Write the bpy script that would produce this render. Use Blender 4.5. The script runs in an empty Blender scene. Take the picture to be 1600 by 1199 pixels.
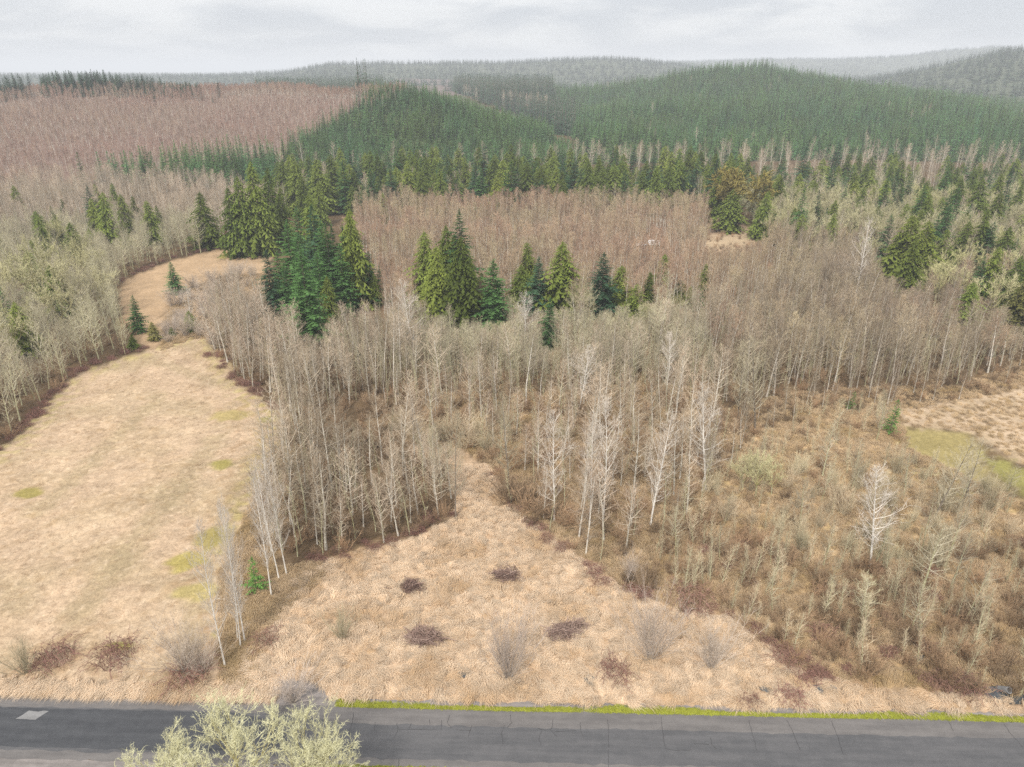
import bpy, math, random
import numpy as np
from mathutils import Vector

R = math.radians
scn = bpy.context.scene
COL = scn.collection

# ------------------------------------------------------------------ camera
CAM_H, PITCH, FPX = 60.0, 23.3, 1111.0
cam_d = bpy.data.cameras.new('camera')
cam = bpy.data.objects.new('camera', cam_d)
COL.objects.link(cam)
cam.location = (0, 0, CAM_H)
cam.rotation_euler = (R(90 - PITCH), 0, 0)
cam_d.sensor_fit = 'HORIZONTAL'
cam_d.sensor_width = 36.0
cam_d.lens = 36.0 * FPX / 1600.0
cam_d.clip_start = 0.5
cam_d.clip_end = 40000
scn.camera = cam

# ------------------------------------------------------------------ sky (overcast) and sun
SUN_EL, SUN_AZ = 48.0, 200.0          # sun behind the camera's left shoulder, veiled by cloud
world = bpy.data.worlds.new('World')
scn.world = world
world.use_nodes = True
wn, wl = world.node_tree.nodes, world.node_tree.links
wn.clear()


def N(nodes, t, **kw):
    n = nodes.new(t)
    for k, v in kw.items():
        setattr(n, k, v)
    return n


def math_node(nodes, links, op, a, b=None, c=None, clamp=False):
    n = nodes.new('ShaderNodeMath')
    n.operation = op
    n.use_clamp = clamp
    for i, v in enumerate((a, b, c)):
        if v is None:
            continue
        if isinstance(v, (int, float)):
            n.inputs[i].default_value = v
        else:
            links.new(v, n.inputs[i])
    return n.outputs[0]


def mixc(nodes, links, f, a, b, blend='MIX'):
    n = nodes.new('ShaderNodeMix')
    n.data_type = 'RGBA'
    n.blend_type = blend
    n.clamp_factor = True
    for sock, v in ((n.inputs['Factor'], f), (n.inputs[6], a), (n.inputs[7], b)):
        if isinstance(v, (int, float)):
            sock.default_value = v
        elif isinstance(v, (tuple, list)):
            sock.default_value = (*v[:3], 1)
        else:
            links.new(v, sock)
    return n.outputs[2]


tc = N(wn, 'ShaderNodeTexCoord')
sep = N(wn, 'ShaderNodeSeparateXYZ')
wl.new(tc.outputs['Generated'], sep.inputs[0])
zpos = math_node(wn, wl, 'MAXIMUM', sep.outputs[2], 0.0)
den = math_node(wn, wl, 'ADD', zpos, 0.17)
cx = math_node(wn, wl, 'DIVIDE', sep.outputs[0], den)
cy = math_node(wn, wl, 'DIVIDE', sep.outputs[1], den)
cmb = N(wn, 'ShaderNodeCombineXYZ')
wl.new(cx, cmb.inputs[0]); wl.new(cy, cmb.inputs[1])
cl = N(wn, 'ShaderNodeTexNoise')
cl.inputs['Scale'].default_value = 1.0
cl.inputs['Detail'].default_value = 7
cl.inputs['Roughness'].default_value = 0.55
cl.inputs['Distortion'].default_value = 0.35
wl.new(cmb.outputs[0], cl.inputs['Vector'])
crm = N(wn, 'ShaderNodeMapRange')
crm.interpolation_type = 'SMOOTHSTEP'
crm.inputs[1].default_value = 0.38; crm.inputs[2].default_value = 0.62
wl.new(cl.outputs[0], crm.inputs[0])
cloud = mixc(wn, wl, crm.outputs[0], (0.76, 0.79, 0.845), (1.14, 1.14, 1.14))
# standard overcast luminance: zenith three times as bright as the horizon
lum = math_node(wn, wl, 'MULTIPLY_ADD', zpos, 0.56, 0.25)
lum = math_node(wn, wl, 'MULTIPLY', lum, math_node(wn, wl, 'GREATER_THAN', sep.outputs[2], -0.03))   # below the horizon there is only ground
lumc = N(wn, 'ShaderNodeCombineColor')
for i in range(3):
    wl.new(lum, lumc.inputs[i])
over = mixc(wn, wl, 1.0, cloud, lumc.outputs[0], 'MULTIPLY')
bg1 = N(wn, 'ShaderNodeBackground')
wl.new(over, bg1.inputs[0]); bg1.inputs[1].default_value = 1.0
sky = N(wn, 'ShaderNodeTexSky')
sky.sky_type = 'NISHITA'
sky.sun_disc = False
sky.sun_elevation = R(SUN_EL)
sky.sun_rotation = R(SUN_AZ)
bg2 = N(wn, 'ShaderNodeBackground')
wl.new(sky.outputs[0], bg2.inputs[0]); bg2.inputs[1].default_value = 0.05
wmix = N(wn, 'ShaderNodeMixShader')
wmix.inputs[0].default_value = 0.08
wl.new(bg1.outputs[0], wmix.inputs[1]); wl.new(bg2.outputs[0], wmix.inputs[2])
wout = N(wn, 'ShaderNodeOutputWorld')
wl.new(wmix.outputs[0], wout.inputs[0])

sun_d = bpy.data.lights.new('sun', 'SUN')
sun_d.energy = 1.5
sun_d.angle = R(10)
sun_d.color = (1.0, 0.96, 0.9)
sun = bpy.data.objects.new('sun', sun_d)
COL.objects.link(sun)
sa, se = R(SUN_AZ), R(SUN_EL)
sdir = Vector((math.sin(sa) * math.cos(se), math.cos(sa) * math.cos(se), math.sin(se)))
sun.rotation_euler = sdir.to_track_quat('Z', 'Y').to_euler()
sun.location = (0, 0, 200)

vs = scn.view_settings
vs.view_transform = 'Standard'
vs.look = 'None'
vs.exposure = 1.46
vs.gamma = 1.0
vs.use_curve_mapping = False
cy_ = scn.cycles
cy_.max_bounces = 4
cy_.diffuse_bounces = 2
cy_.glossy_bounces = 1
cy_.transmission_bounces = 2
cy_.volume_bounces = 0
cy_.transparent_max_bounces = 4
cy_.use_denoising = False
cy_.denoising_input_passes = 'RGB_ALBEDO_NORMAL'
cy_.caustics_reflective = False
cy_.caustics_refractive = False
cy_.use_adaptive_sampling = True
cy_.adaptive_threshold = 0.006
cy_.sample_clamp_indirect = 4

# ------------------------------------------------------------------ pixel rays and terrain
rng = np.random.default_rng(7)
random.seed(7)
cp_, sp_ = math.cos(R(PITCH)), math.sin(R(PITCH))


def ray(px, py):
    a, b = px - 800.0, 599.5 - py
    return (a, FPX * cp_ + b * sp_, -FPX * sp_ + b * cp_)


def at_depth(px, py, Y):
    d = ray(px, py)
    return (d[0] * Y / d[1], Y, CAM_H + d[2] * Y / d[1])


def project(X, Y, Z):
    Zc = Z - CAM_H
    f = Y * cp_ - Zc * sp_
    u = Y * sp_ + Zc * cp_
    f = np.where(f < 1, 1, f)
    return 800 + FPX * X / f, 599.5 - FPX * u / f, f


ctrl = []
for X in range(-400, 401, 80):
    for Y in range(-240, 261, 60):
        ctrl.append((X, Y, 0.0))
for X in (-120, -40, 40, 120, 200, 280):
    for Y in (300, 350, 400):
        ctrl.append((X, Y, 0.0))
for p in [
    # left hill
    (-300, 340, 330), (0, 330, 340), (150, 330, 345), (300, 335, 340), (-300, 280, 400), (0, 280, 400), (150, 280, 410), (300, 285, 405),
    (-300, 220, 480), (0, 220, 480), (150, 215, 490), (300, 240, 470), (400, 250, 460),
    (-300, 186, 580), (0, 185, 570), (150, 176, 580), (300, 185, 560), (430, 200, 560), (500, 203, 560),
    (-300, 165, 650), (-100, 163, 650), (0, 160, 650), (100, 147, 660), (200, 147, 670), (320, 150, 690), (430, 147, 700), (520, 157, 710), (590, 174, 720),
    # plantation hill in the middle
    (450, 262, 455), (520, 262, 470), (600, 262, 480), (700, 262, 480), (800, 262, 480),
    (540, 215, 540), (600, 205, 545), (700, 210, 545), (780, 222, 540),
    (600, 152, 610), (640, 152, 615), (700, 170, 610), (760, 190, 600), (820, 214, 585), (860, 238, 575), (900, 255, 560),
    # right hill
    (950, 262, 490), (1100, 262, 500), (1300, 264, 500), (1500, 268, 490), (1700, 272, 480), (2000, 275, 480),
    (950, 225, 600), (1100, 225, 640), (1300, 225, 630), (1500, 228, 600), (1700, 232, 580), (2000, 240, 560),
    (980, 180, 780), (1100, 175, 820), (1250, 175, 800), (1400, 184, 740), (1550, 198, 700), (1700, 212, 680),
    (900, 190, 950), (1000, 147, 1050), (1100, 119, 1100), (1190, 114, 1100), (1280, 140, 1000), (1400, 156, 950), (1500, 168, 900), (1600, 194, 860), (1750, 215, 820),
    # valley between the hills
    (880, 215, 720), (850, 190, 850), (800, 165, 1000), (740, 152, 1150), (650, 146, 1250),
]:
    ctrl.append(at_depth(*p))
ctrl += [(-420, 800, 40), (-300, 820, 36), (-180, 840, 30), (-60, 760, 22), (-110, 720, 30), (0, 700, 14), (40, 760, 10),
         (-500, 1000, 30), (-200, 1100, 26), (200, 1300, 30), (400, 1300, 30), (700, 1200, 20), (900, 1000, 10), (600, 1500, 30), (-600, 1500, 30),
         (0, 1500, 36), (-900, 1200, 30), (1200, 1400, 25), (0, 1900, 30), (-1000, 1900, 30), (1000, 1900, 30), (-800, 700, 45), (-700, 500, 20),
         (-600, 350, 2), (700, 400, 0), (900, 600, 8), (560, 260, 0), (-560, 200, 0), (560, 0, 0), (-560, 0, 0)]
ctrl = np.array(ctrl)
CK = 30.0
_d = np.sqrt(((ctrl[:, None, :2] - ctrl[None, :, :2]) ** 2).sum(-1) + CK * CK)
_n = len(ctrl)
_A = np.zeros((_n + 1, _n + 1))
_A[:_n, :_n] = -_d - np.eye(_n) * 0.6
_A[:_n, _n] = 1; _A[_n, :_n] = 1
_w = np.linalg.solve(_A, np.append(ctrl[:, 2], 0))


def smooth(a, b, x):
    t = np.clip((x - a) / (b - a), 0, 1)
    return t * t * (3 - 2 * t)


FAR = [  # far ridges: distance, width, skyline (px, py)
    (3000, 900, [(-1500, 118), (0, 122), (330, 121), (440, 116), (520, 103), (640, 101), (800, 100), (870, 96), (960, 94), (1040, 101), (1120, 112), (1250, 124), (3000, 122)]),
    (2300, 700, [(-1500, 190), (900, 190), (1180, 160), (1280, 143), (1350, 128), (1440, 112), (1500, 99), (1560, 89), (1620, 86), (1800, 80), (3000, 90)]),
    (5200, 1200, [(-1500, 112), (0, 118), (700, 118), (900, 104), (1040, 99), (1130, 97), (1200, 95), (1300, 96), (1400, 93), (1470, 86), (1540, 82), (1700, 92), (3000, 90)]),
    (1650, 330, [(-1500, 180), (380, 170), (450, 146), (560, 142), (640, 134), (740, 132), (820, 150), (900, 172), (3000, 190)]),
]


def far_z(X, Y):
    d = np.hypot(X, Y)
    px = 800 + FPX * X / np.maximum(Y, 1) / cp_
    px = np.where(Y < 1, np.where(X > 0, 3000, -1500), px)
    z = np.zeros_like(d)
    for D, w, sk in FAR:
        py = np.interp(px, [s[0] for s in sk], [s[1] for s in sk])
        ang = np.arctan((599.5 - py) / FPX) - R(PITCH)
        E = CAM_H + D * np.tan(ang) * 1.02
        wob = 1 + 0.12 * np.sin(X / 310.0 + D) * np.sin(Y / 270.0)
        z = np.maximum(z, E * np.exp(-((d - D) / (w * wob)) ** 2))
    return z


def ground_z(X, Y):
    X = np.asarray(X, float); Y = np.asarray(Y, float)
    sh = X.shape
    X = X.ravel(); Y = Y.ravel()
    out = np.zeros(len(X))
    for i in range(0, len(X), 20000):
        s = slice(i, i + 20000)
        dd = np.sqrt((X[s, None] - ctrl[None, :, 0]) ** 2 + (Y[s, None] - ctrl[None, :, 1]) ** 2 + CK * CK)
        out[s] = -(dd @ _w[:_n]) + _w[_n]
    near = smooth(150, 260, np.hypot(X * 0.8, Y))
    out *= near
    d = np.hypot(X, Y)
    k = smooth(1350, 1900, d)
    out = np.maximum(out, -3) * (1 - k) + 24 * k
    f = far_z(X, Y) * smooth(1150, 1500, d)
    out = np.maximum(out, f)
    return out.reshape(sh)


def hit(px, py):
    """where the ray through a pixel first meets the ground"""
    d = ray(px, py)
    Ys = np.geomspace(30, 2600, 900)
    X = d[0] / d[1] * Ys
    Z = CAM_H + d[2] / d[1] * Ys
    g = ground_z(X, Ys)
    k = np.argmax(Z < g)
    if Z[k] >= g[k]:
        k = len(Ys) - 1
    k = max(k, 1)
    a, b = Z[k - 1] - g[k - 1], Z[k] - g[k]
    t = a / (a - b) if a != b else 0
    Y = Ys[k - 1] + t * (Ys[k] - Ys[k - 1])
    X = d[0] / d[1] * Y
    return float(X), float(Y), float(ground_z(np.array([X]), np.array([Y]))[0])


def in_poly(px, py, poly):
    px = np.asarray(px); py = np.asarray(py)
    inside = np.zeros(px.shape, bool)
    n = len(poly)
    for i in range(n):
        x1, y1 = poly[i]; x2, y2 = poly[(i + 1) % n]
        if y1 == y2:
            continue
        c = ((y1 > py) != (y2 > py)) & (px < (x2 - x1) * (py - y1) / (y2 - y1) + x1)
        inside ^= c
    return inside


def poly_sd(X, Y, poly):
    """signed distance in metres to a ground polygon (inside positive)"""
    best = np.full(X.shape, 1e9)
    n = len(poly)
    for i in range(n):
        x1, y1 = poly[i]; x2, y2 = poly[(i + 1) % n]
        dx, dy = x2 - x1, y2 - y1
        L = dx * dx + dy * dy + 1e-9
        t = np.clip(((X - x1) * dx + (Y - y1) * dy) / L, 0, 1)
        best = np.minimum(best, (X - x1 - t * dx) ** 2 + (Y - y1 - t * dy) ** 2)
    s = np.sqrt(best)
    return np.where(in_poly(X, Y, poly), s, -s)


def vnoise(X, Y, s, seed=0):
    """cheap smooth noise in -1..1"""
    r = np.random.default_rng(1000 + seed)
    out = np.zeros(np.shape(X))
    for k in range(7):
        a = r.uniform(0, 2 * math.pi); f = r.uniform(0.6, 1.8) / s
        p, q = r.uniform(0, 6.28, 2)
        out += np.sin((X * math.cos(a) + Y * math.sin(a)) * f * 6.28 + p + 1.3 * np.sin((Y * math.cos(a) - X * math.sin(a)) * f * 4.1 + q))
    return out / 4.0


def flat_poly(pts):
    out = []
    for px, py in pts:
        h = hit(px, py)
        out.append((h[0], h[1]))
    return out


# ------------------------------------------------------------------ zones, as outlines on the ground seen in the photograph
Z_FIELD = [(-300, 1090), (0, 1078), (400, 1062), (352, 1010), (350, 900), (395, 800), (430, 700), (442, 648), (400, 622), (372, 590), (338, 552), (322, 525), (300, 527), (232, 548), (120, 585), (45, 662), (0, 705), (-300, 900)]
Z_TAIL = [(232, 550), (200, 515), (185, 470), (190, 440), (250, 414), (340, 390), (425, 398), (415, 430), (345, 434), (300, 448), (262, 485), (248, 520), (250, 550)]
Z_MEADOW = [(360, 1085), (395, 1010), (440, 945), (480, 895), (560, 860), (640, 845), (718, 805), (705, 745), (690, 715), (640, 712), (640, 690), (720, 700), (768, 735), (800, 795), (870, 845), (935, 893), (990, 930), (1050, 955), (1130, 962), (1200, 1010), (1260, 1055), (1400, 1080), (1600, 1092), (1900, 1105), (1900, 1135), (1600, 1120), (500, 1098)]
Z_RFIELD = [(1400, 642), (1500, 622), (1600, 600), (1900, 540), (1900, 840), (1600, 728), (1515, 675), (1405, 664)]
Z_RGREEN = [(1535, 712), (1600, 730), (1900, 850), (1900, 920), (1600, 775), (1560, 745)]
Z_ROLIVE = [(1400, 664), (1515, 676), (1545, 715), (1560, 760), (1500, 790), (1400, 720)]
Z_RCLEAR = [(1080, 790), (1120, 745), (1180, 700), (1260, 640), (1400, 630), (1420, 700), (1560, 770), (1900, 930), (1600, 850), (1420, 900), (1250, 880), (1150, 830)]
Z_THICK = [(935, 893), (1000, 905), (1080, 800), (1150, 825), (1250, 875), (1420, 895), (1600, 845), (1900, 900), (1900, 1100), (1600, 1088), (1400, 1075), (1260, 1050), (1200, 1005), (1130, 957), (1050, 948), (990, 925)]
Z_HEM = [(345, 1065), (340, 1010), (340, 900), (388, 800), (425, 700), (470, 700), (440, 800), (425, 890), (500, 875), (500, 905), (440, 960), (405, 1020), (385, 1078)]
Z_GAP = [(250, 548), (262, 485), (300, 448), (345, 432), (412, 428), (425, 455), (380, 475), (335, 495), (340, 555), (322, 530), (300, 530)]
Z_STRIP = [(1090, 720), (1130, 640), (1250, 612), (1370, 606), (1500, 602), (1600, 565), (1900, 510), (1900, 560), (1600, 605), (1500, 626), (1400, 642), (1260, 655), (1180, 705), (1120, 750)]
Z_CCLEAR = [(1075, 388), (1110, 366), (1180, 355), (1205, 372), (1150, 394)]

W_WEST = [(-400, 900), (0, 703), (45, 658), (120, 580), (232, 543), (200, 508), (185, 470), (190, 437), (250, 412), (345, 388), (345, 370), (200, 370), (0, 378), (-400, 420)]
W_NW = [(-400, 420), (0, 378), (345, 370), (430, 392), (445, 330), (330, 292), (130, 288), (-400, 335)]
W_HILL = [(-400, 335), (0, 310), (130, 288), (300, 262), (450, 240), (600, 168), (640, 150), (640, 90), (-400, 90)]
W_D = [(335, 548), (372, 590), (442, 645), (432, 700), (400, 800), (412, 905), (470, 890), (560, 857), (640, 842), (712, 802), (700, 745), (650, 712), (600, 690), (640, 600), (640, 530), (560, 520), (440, 520), (380, 470), (330, 490)]
W_E = [(640, 530), (640, 600), (640, 690), (720, 700), (768, 735), (800, 795), (870, 843), (935, 890), (1000, 905), (1080, 800), (1130, 740), (1130, 640), (1100, 560), (1100, 500), (900, 520), (700, 530)]
W_F = [(600, 500), (640, 520), (780, 500), (900, 520), (1100, 500), (1250, 480), (1210, 400), (1160, 352), (1130, 335), (560, 335), (545, 400), (600, 440)]
W_G = [(1100, 500), (1100, 560), (1130, 635), (1250, 612), (1370, 606), (1500, 602), (1600, 565), (1900, 510), (1900, 430), (1600, 440), (1400, 400), (1250, 400), (1210, 400), (1250, 480)]
W_H = [(1165, 350), (1210, 400), (1250, 400), (1400, 400), (1600, 440), (1900, 430), (1900, 300), (1600, 285), (1180, 290), (1130, 335)]
W_P = [(440, 340), (560, 337), (1130, 337), (1180, 296), (1600, 296), (1900, 310), (1900, 255), (1300, 243), (850, 258), (600, 268), (445, 262)]
W_KB = [(125, 290), (330, 292), (445, 330), (445, 250), (300, 258)]
W_K = [(445, 264), (600, 270), (850, 260), (915, 262), (900, 235), (840, 200), (700, 140), (600, 130), (560, 165), (450, 236)]
W_L = [(850, 258), (1300, 250), (1900, 262), (2200, 262), (2200, 80), (840, 80), (880, 190), (905, 235)]

G_FIELD, G_TAIL, G_MEADOW = flat_poly(Z_FIELD), flat_poly(Z_TAIL), flat_poly(Z_MEADOW)
G_RFIELD, G_RGREEN, G_ROLIVE, G_RCLEAR = flat_poly(Z_RFIELD), flat_poly(Z_RGREEN), flat_poly(Z_ROLIVE), flat_poly(Z_RCLEAR)
G_THICK, G_CCLEAR = flat_poly(Z_THICK), flat_poly(Z_CCLEAR)

# ------------------------------------------------------------------ materials


def new_mat(name):
    m = bpy.data.materials.new(name)
    m.use_nodes = True
    nt = m.node_tree
    nt.nodes.clear()
    out = nt.nodes.new('ShaderNodeOutputMaterial')
    return m, nt.nodes, nt.links, out


def noise_tex(nodes, links, vec, scale, detail=3, rough=0.55, dist=0.0):
    n = nodes.new('ShaderNodeTexNoise')
    n.inputs['Scale'].default_value = scale
    n.inputs['Detail'].default_value = detail
    n.inputs['Roughness'].default_value = rough
    n.inputs['Distortion'].default_value = dist
    if vec is not None:
        links.new(vec, n.inputs['Vector'])
    return n.outputs[0]


def maprange(nodes, links, v, a, b, c=0.0, d=1.0):
    n = nodes.new('ShaderNodeMapRange')
    n.inputs[1].default_value = a; n.inputs[2].default_value = b
    n.inputs[3].default_value = c; n.inputs[4].default_value = d
    links.new(v, n.inputs[0])
    return n.outputs[0]


def wood_mat(name, base, tip, alt=None, var=0.3, patch=60.0):
    """bark and twigs: colour runs from limb to twig tip, varies from tree to tree and stand to stand"""
    m, n, l, out = new_mat(name)
    at = N(n, 'ShaderNodeAttribute', attribute_name='tip')
    oi = N(n, 'ShaderNodeObjectInfo')
    tipc = tip
    if alt is not None:
        vm = N(n, 'ShaderNodeVectorMath', operation='SCALE')
        l.new(oi.outputs['Location'], vm.inputs[0]); vm.inputs['Scale'].default_value = 1.0 / patch
        nz = noise_tex(n, l, vm.outputs[0], 1.0, 2)
        f = math_node(n, l, 'ADD', maprange(n, l, nz, 0.38, 0.62), maprange(n, l, oi.outputs['Random'], 0, 1, -0.35, 0.35), clamp=True)
        tipc = mixc(n, l, f, tip, alt)
    c = mixc(n, l, at.outputs['Fac'], base, tipc)
    br = maprange(n, l, oi.outputs['Random'], 0, 1, 1 - var, 1 + var)
    cc = N(n, 'ShaderNodeCombineColor')
    for i in range(3):
        l.new(br, cc.inputs[i])
    c = mixc(n, l, 1.0, c, cc.outputs[0], 'MULTIPLY')
    b = N(n, 'ShaderNodeBsdfDiffuse')
    l.new(c, b.inputs[0]); l.new(b.outputs[0], out.inputs[0])
    return m


def bark_mat(name, light, dark, scale=2.0):
    m, n, l, out = new_mat(name)
    tcn = N(n, 'ShaderNodeTexCoord')
    nz = noise_tex(n, l, tcn.outputs['Object'], scale, 4, 0.7)
    at = N(n, 'ShaderNodeAttribute', attribute_name='tip')
    oi = N(n, 'ShaderNodeObjectInfo')
    f = math_node(n, l, 'ADD', maprange(n, l, nz, 0.42, 0.62), maprange(n, l, oi.outputs['Random'], 0, 1, -0.35, 0.3), clamp=True)
    c = mixc(n, l, f, light, dark)
    b = N(n, 'ShaderNodeBsdfDiffuse')
    l.new(c, b.inputs[0]); l.new(b.outputs[0], out.inputs[0])
    return m


def leaf_mat(name, a, b_, var=0.35, patch=40.0):
    """needles: each spray has its own tone, each tree its own hue"""
    m, n, l, out = new_mat(name)
    at = N(n, 'ShaderNodeAttribute', attribute_name='tip')
    oi = N(n, 'ShaderNodeObjectInfo')
    vm = N(n, 'ShaderNodeVectorMath', operation='SCALE')
    l.new(oi.outputs['Location'], vm.inputs[0]); vm.inputs['Scale'].default_value = 1.0 / patch
    nz = noise_tex(n, l, vm.outputs[0], 1.0, 2)
    f = math_node(n, l, 'ADD', maprange(n, l, nz, 0.35, 0.65, 0, 0.6), maprange(n, l, oi.outputs['Random'], 0, 1, 0.0, 0.4), clamp=True)
    c = mixc(n, l, f, a, b_)
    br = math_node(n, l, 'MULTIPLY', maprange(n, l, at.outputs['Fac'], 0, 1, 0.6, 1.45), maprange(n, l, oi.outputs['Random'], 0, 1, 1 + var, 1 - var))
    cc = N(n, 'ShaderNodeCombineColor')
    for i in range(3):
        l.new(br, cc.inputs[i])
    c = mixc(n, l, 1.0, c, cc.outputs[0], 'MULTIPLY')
    bs = N(n, 'ShaderNodeBsdfDiffuse')
    l.new(c, bs.inputs[0])
    tr = N(n, 'ShaderNodeBsdfTranslucent')
    l.new(c, tr.inputs[0])
    mx = N(n, 'ShaderNodeMixShader'); mx.inputs[0].default_value = 0.22
    l.new(bs.outputs[0], mx.inputs[1]); l.new(tr.outputs[0], mx.inputs[2])
    l.new(mx.outputs[0], out.inputs[0])
    return m


def grass_mat(name, a, b_, c_=None):
    m, n, l, out = new_mat(name)
    at = N(n, 'ShaderNodeAttribute', attribute_name='tip')
    oi = N(n, 'ShaderNodeObjectInfo')
    c = mixc(n, l, at.outputs['Fac'], a, b_)
    if c_ is not None:
        vm = N(n, 'ShaderNodeVectorMath', operation='SCALE')
        l.new(oi.outputs['Location'], vm.inputs[0]); vm.inputs['Scale'].default_value = 1.0 / 6.0
        nz = noise_tex(n, l, vm.outputs[0], 1.0, 3)
        f = math_node(n, l, 'ADD', maprange(n, l, nz, 0.45, 0.72), maprange(n, l, oi.outputs['Random'], 0, 1, -0.3, 0.25), clamp=True)
        c = mixc(n, l, f, c, c_)
    br = maprange(n, l, oi.outputs['Random'], 0, 1, 0.72, 1.22)
    cc = N(n, 'ShaderNodeCombineColor')
    for i in range(3):
        l.new(br, cc.inputs[i])
    c = mixc(n, l, 1.0, c, cc.outputs[0], 'MULTIPLY')
    bs = N(n, 'ShaderNodeBsdfDiffuse')
    l.new(c, bs.inputs[0])
    tr = N(n, 'ShaderNodeBsdfTranslucent')
    l.new(c, tr.inputs[0])
    mx = N(n, 'ShaderNodeMixShader'); mx.inputs[0].default_value = 0.3
    l.new(bs.outputs[0], mx.inputs[1]); l.new(tr.outputs[0], mx.inputs[2])
    l.new(mx.outputs[0], out.inputs[0])
    return m


def plain_mat(name, c, rough=0.8, var=0.15, scale=3.0, spec=0.2):
    m, n, l, out = new_mat(name)
    tcn = N(n, 'ShaderNodeTexCoord')
    nz = noise_tex(n, l, tcn.outputs['Object'], scale, 4)
    col = mixc(n, l, maprange(n, l, nz, 0.3, 0.7), tuple(x * (1 - var) for x in c), tuple(min(1, x * (1 + var)) for x in c))
    b = N(n, 'ShaderNodeBsdfPrincipled')
    b.inputs['Roughness'].default_value = rough
    b.inputs['Specular IOR Level'].default_value = spec
    l.new(col, b.inputs['Base Color']); l.new(b.outputs[0], out.inputs[0])
    return m


M = {}
# limbs, twig tips
M['alder_twig'] = wood_mat('alder_twig', (0.48, 0.42, 0.33), (0.31, 0.24, 0.155), (0.35, 0.255, 0.18), 0.4)
M['alder_red'] = wood_mat('alder_red', (0.41, 0.34, 0.23), (0.35, 0.205, 0.145), (0.31, 0.25, 0.15), 0.35)
M['alder_rose'] = wood_mat('alder_rose', (0.32, 0.25, 0.185), (0.285, 0.145, 0.112), (0.30, 0.205, 0.145), 0.4, 60)
M['alder_pale'] = wood_mat('alder_pale', (0.46, 0.42, 0.32), (0.34, 0.28, 0.19), (0.36, 0.33, 0.19), 0.32)
M['alder_brown'] = wood_mat('alder_brown', (0.34, 0.28, 0.21), (0.255, 0.185, 0.13), (0.30, 0.245, 0.155), 0.38, 30)
M['white_twig'] = wood_mat('white_twig', (0.64, 0.59, 0.52), (0.46, 0.40, 0.33), None, 0.1)
M['lichen'] = wood_mat('lichen', (0.28, 0.25, 0.11), (0.46, 0.43, 0.22), (0.42, 0.38, 0.24), 0.25)
M['lichen_bright'] = wood_mat('lichen_bright', (0.26, 0.21, 0.07), (0.56, 0.54, 0.34), None, 0.08)
M['sapling'] = wood_mat('sapling', (0.47, 0.41, 0.29), (0.50, 0.44, 0.28), (0.46, 0.36, 0.24), 0.28, 12)
M['willow'] = wood_mat('willow', (0.36, 0.31, 0.26), (0.50, 0.41, 0.35), (0.46, 0.38, 0.30), 0.12)
M['brown_brush'] = wood_mat('brown_brush', (0.20, 0.135, 0.085), (0.34, 0.245, 0.155), (0.32, 0.205, 0.12), 0.4, 8)
M['bramble'] = wood_mat('bramble', (0.20, 0.11, 0.09), (0.27, 0.14, 0.11), (0.24, 0.15, 0.10), 0.2, 10)
M['bark_pale'] = bark_mat('bark_pale', (0.60, 0.55, 0.47), (0.31, 0.28, 0.215))
M['bark_brown'] = bark_mat('bark_brown', (0.48, 0.43, 0.36), (0.22, 0.19, 0.14))
M['bark_white'] = bark_mat('bark_white', (0.72, 0.68, 0.61), (0.50, 0.46, 0.40))
M['bark_dark'] = bark_mat('bark_dark', (0.22, 0.18, 0.14), (0.10, 0.085, 0.07))
M['bark_moss'] = bark_mat('bark_moss', (0.44, 0.42, 0.27), (0.27, 0.24, 0.12))
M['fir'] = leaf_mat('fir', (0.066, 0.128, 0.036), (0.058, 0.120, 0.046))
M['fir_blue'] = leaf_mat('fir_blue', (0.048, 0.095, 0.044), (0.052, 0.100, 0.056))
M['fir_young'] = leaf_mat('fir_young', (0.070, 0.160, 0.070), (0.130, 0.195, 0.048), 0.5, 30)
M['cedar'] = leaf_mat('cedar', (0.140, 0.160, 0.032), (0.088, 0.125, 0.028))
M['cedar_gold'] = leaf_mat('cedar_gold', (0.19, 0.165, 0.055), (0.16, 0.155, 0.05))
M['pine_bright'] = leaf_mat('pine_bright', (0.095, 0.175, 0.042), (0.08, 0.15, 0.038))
M['golden_moss'] = wood_mat('golden_moss', (0.12, 0.10, 0.04), (0.25, 0.205, 0.06), None, 0.05)
M['straw'] = grass_mat('straw', (0.66, 0.495, 0.335), (0.80, 0.655, 0.49), (0.52, 0.365, 0.215))
M['field_straw'] = grass_mat('field_straw', (0.46, 0.335, 0.22), (0.56, 0.43, 0.305), (0.41, 0.295, 0.18))
M['brown_grass'] = grass_mat('brown_grass', (0.46, 0.33, 0.20), (0.62, 0.48, 0.31), (0.38, 0.27, 0.135))
M['moss'] = grass_mat('moss', (0.29, 0.31, 0.04), (0.41, 0.42, 0.07))
M['stick'] = wood_mat('stick', (0.13, 0.082, 0.066), (0.22, 0.135, 0.105), (0.32, 0.235, 0.19), 0.3, 2)

# ------------------------------------------------------------------ mesh builder


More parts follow.
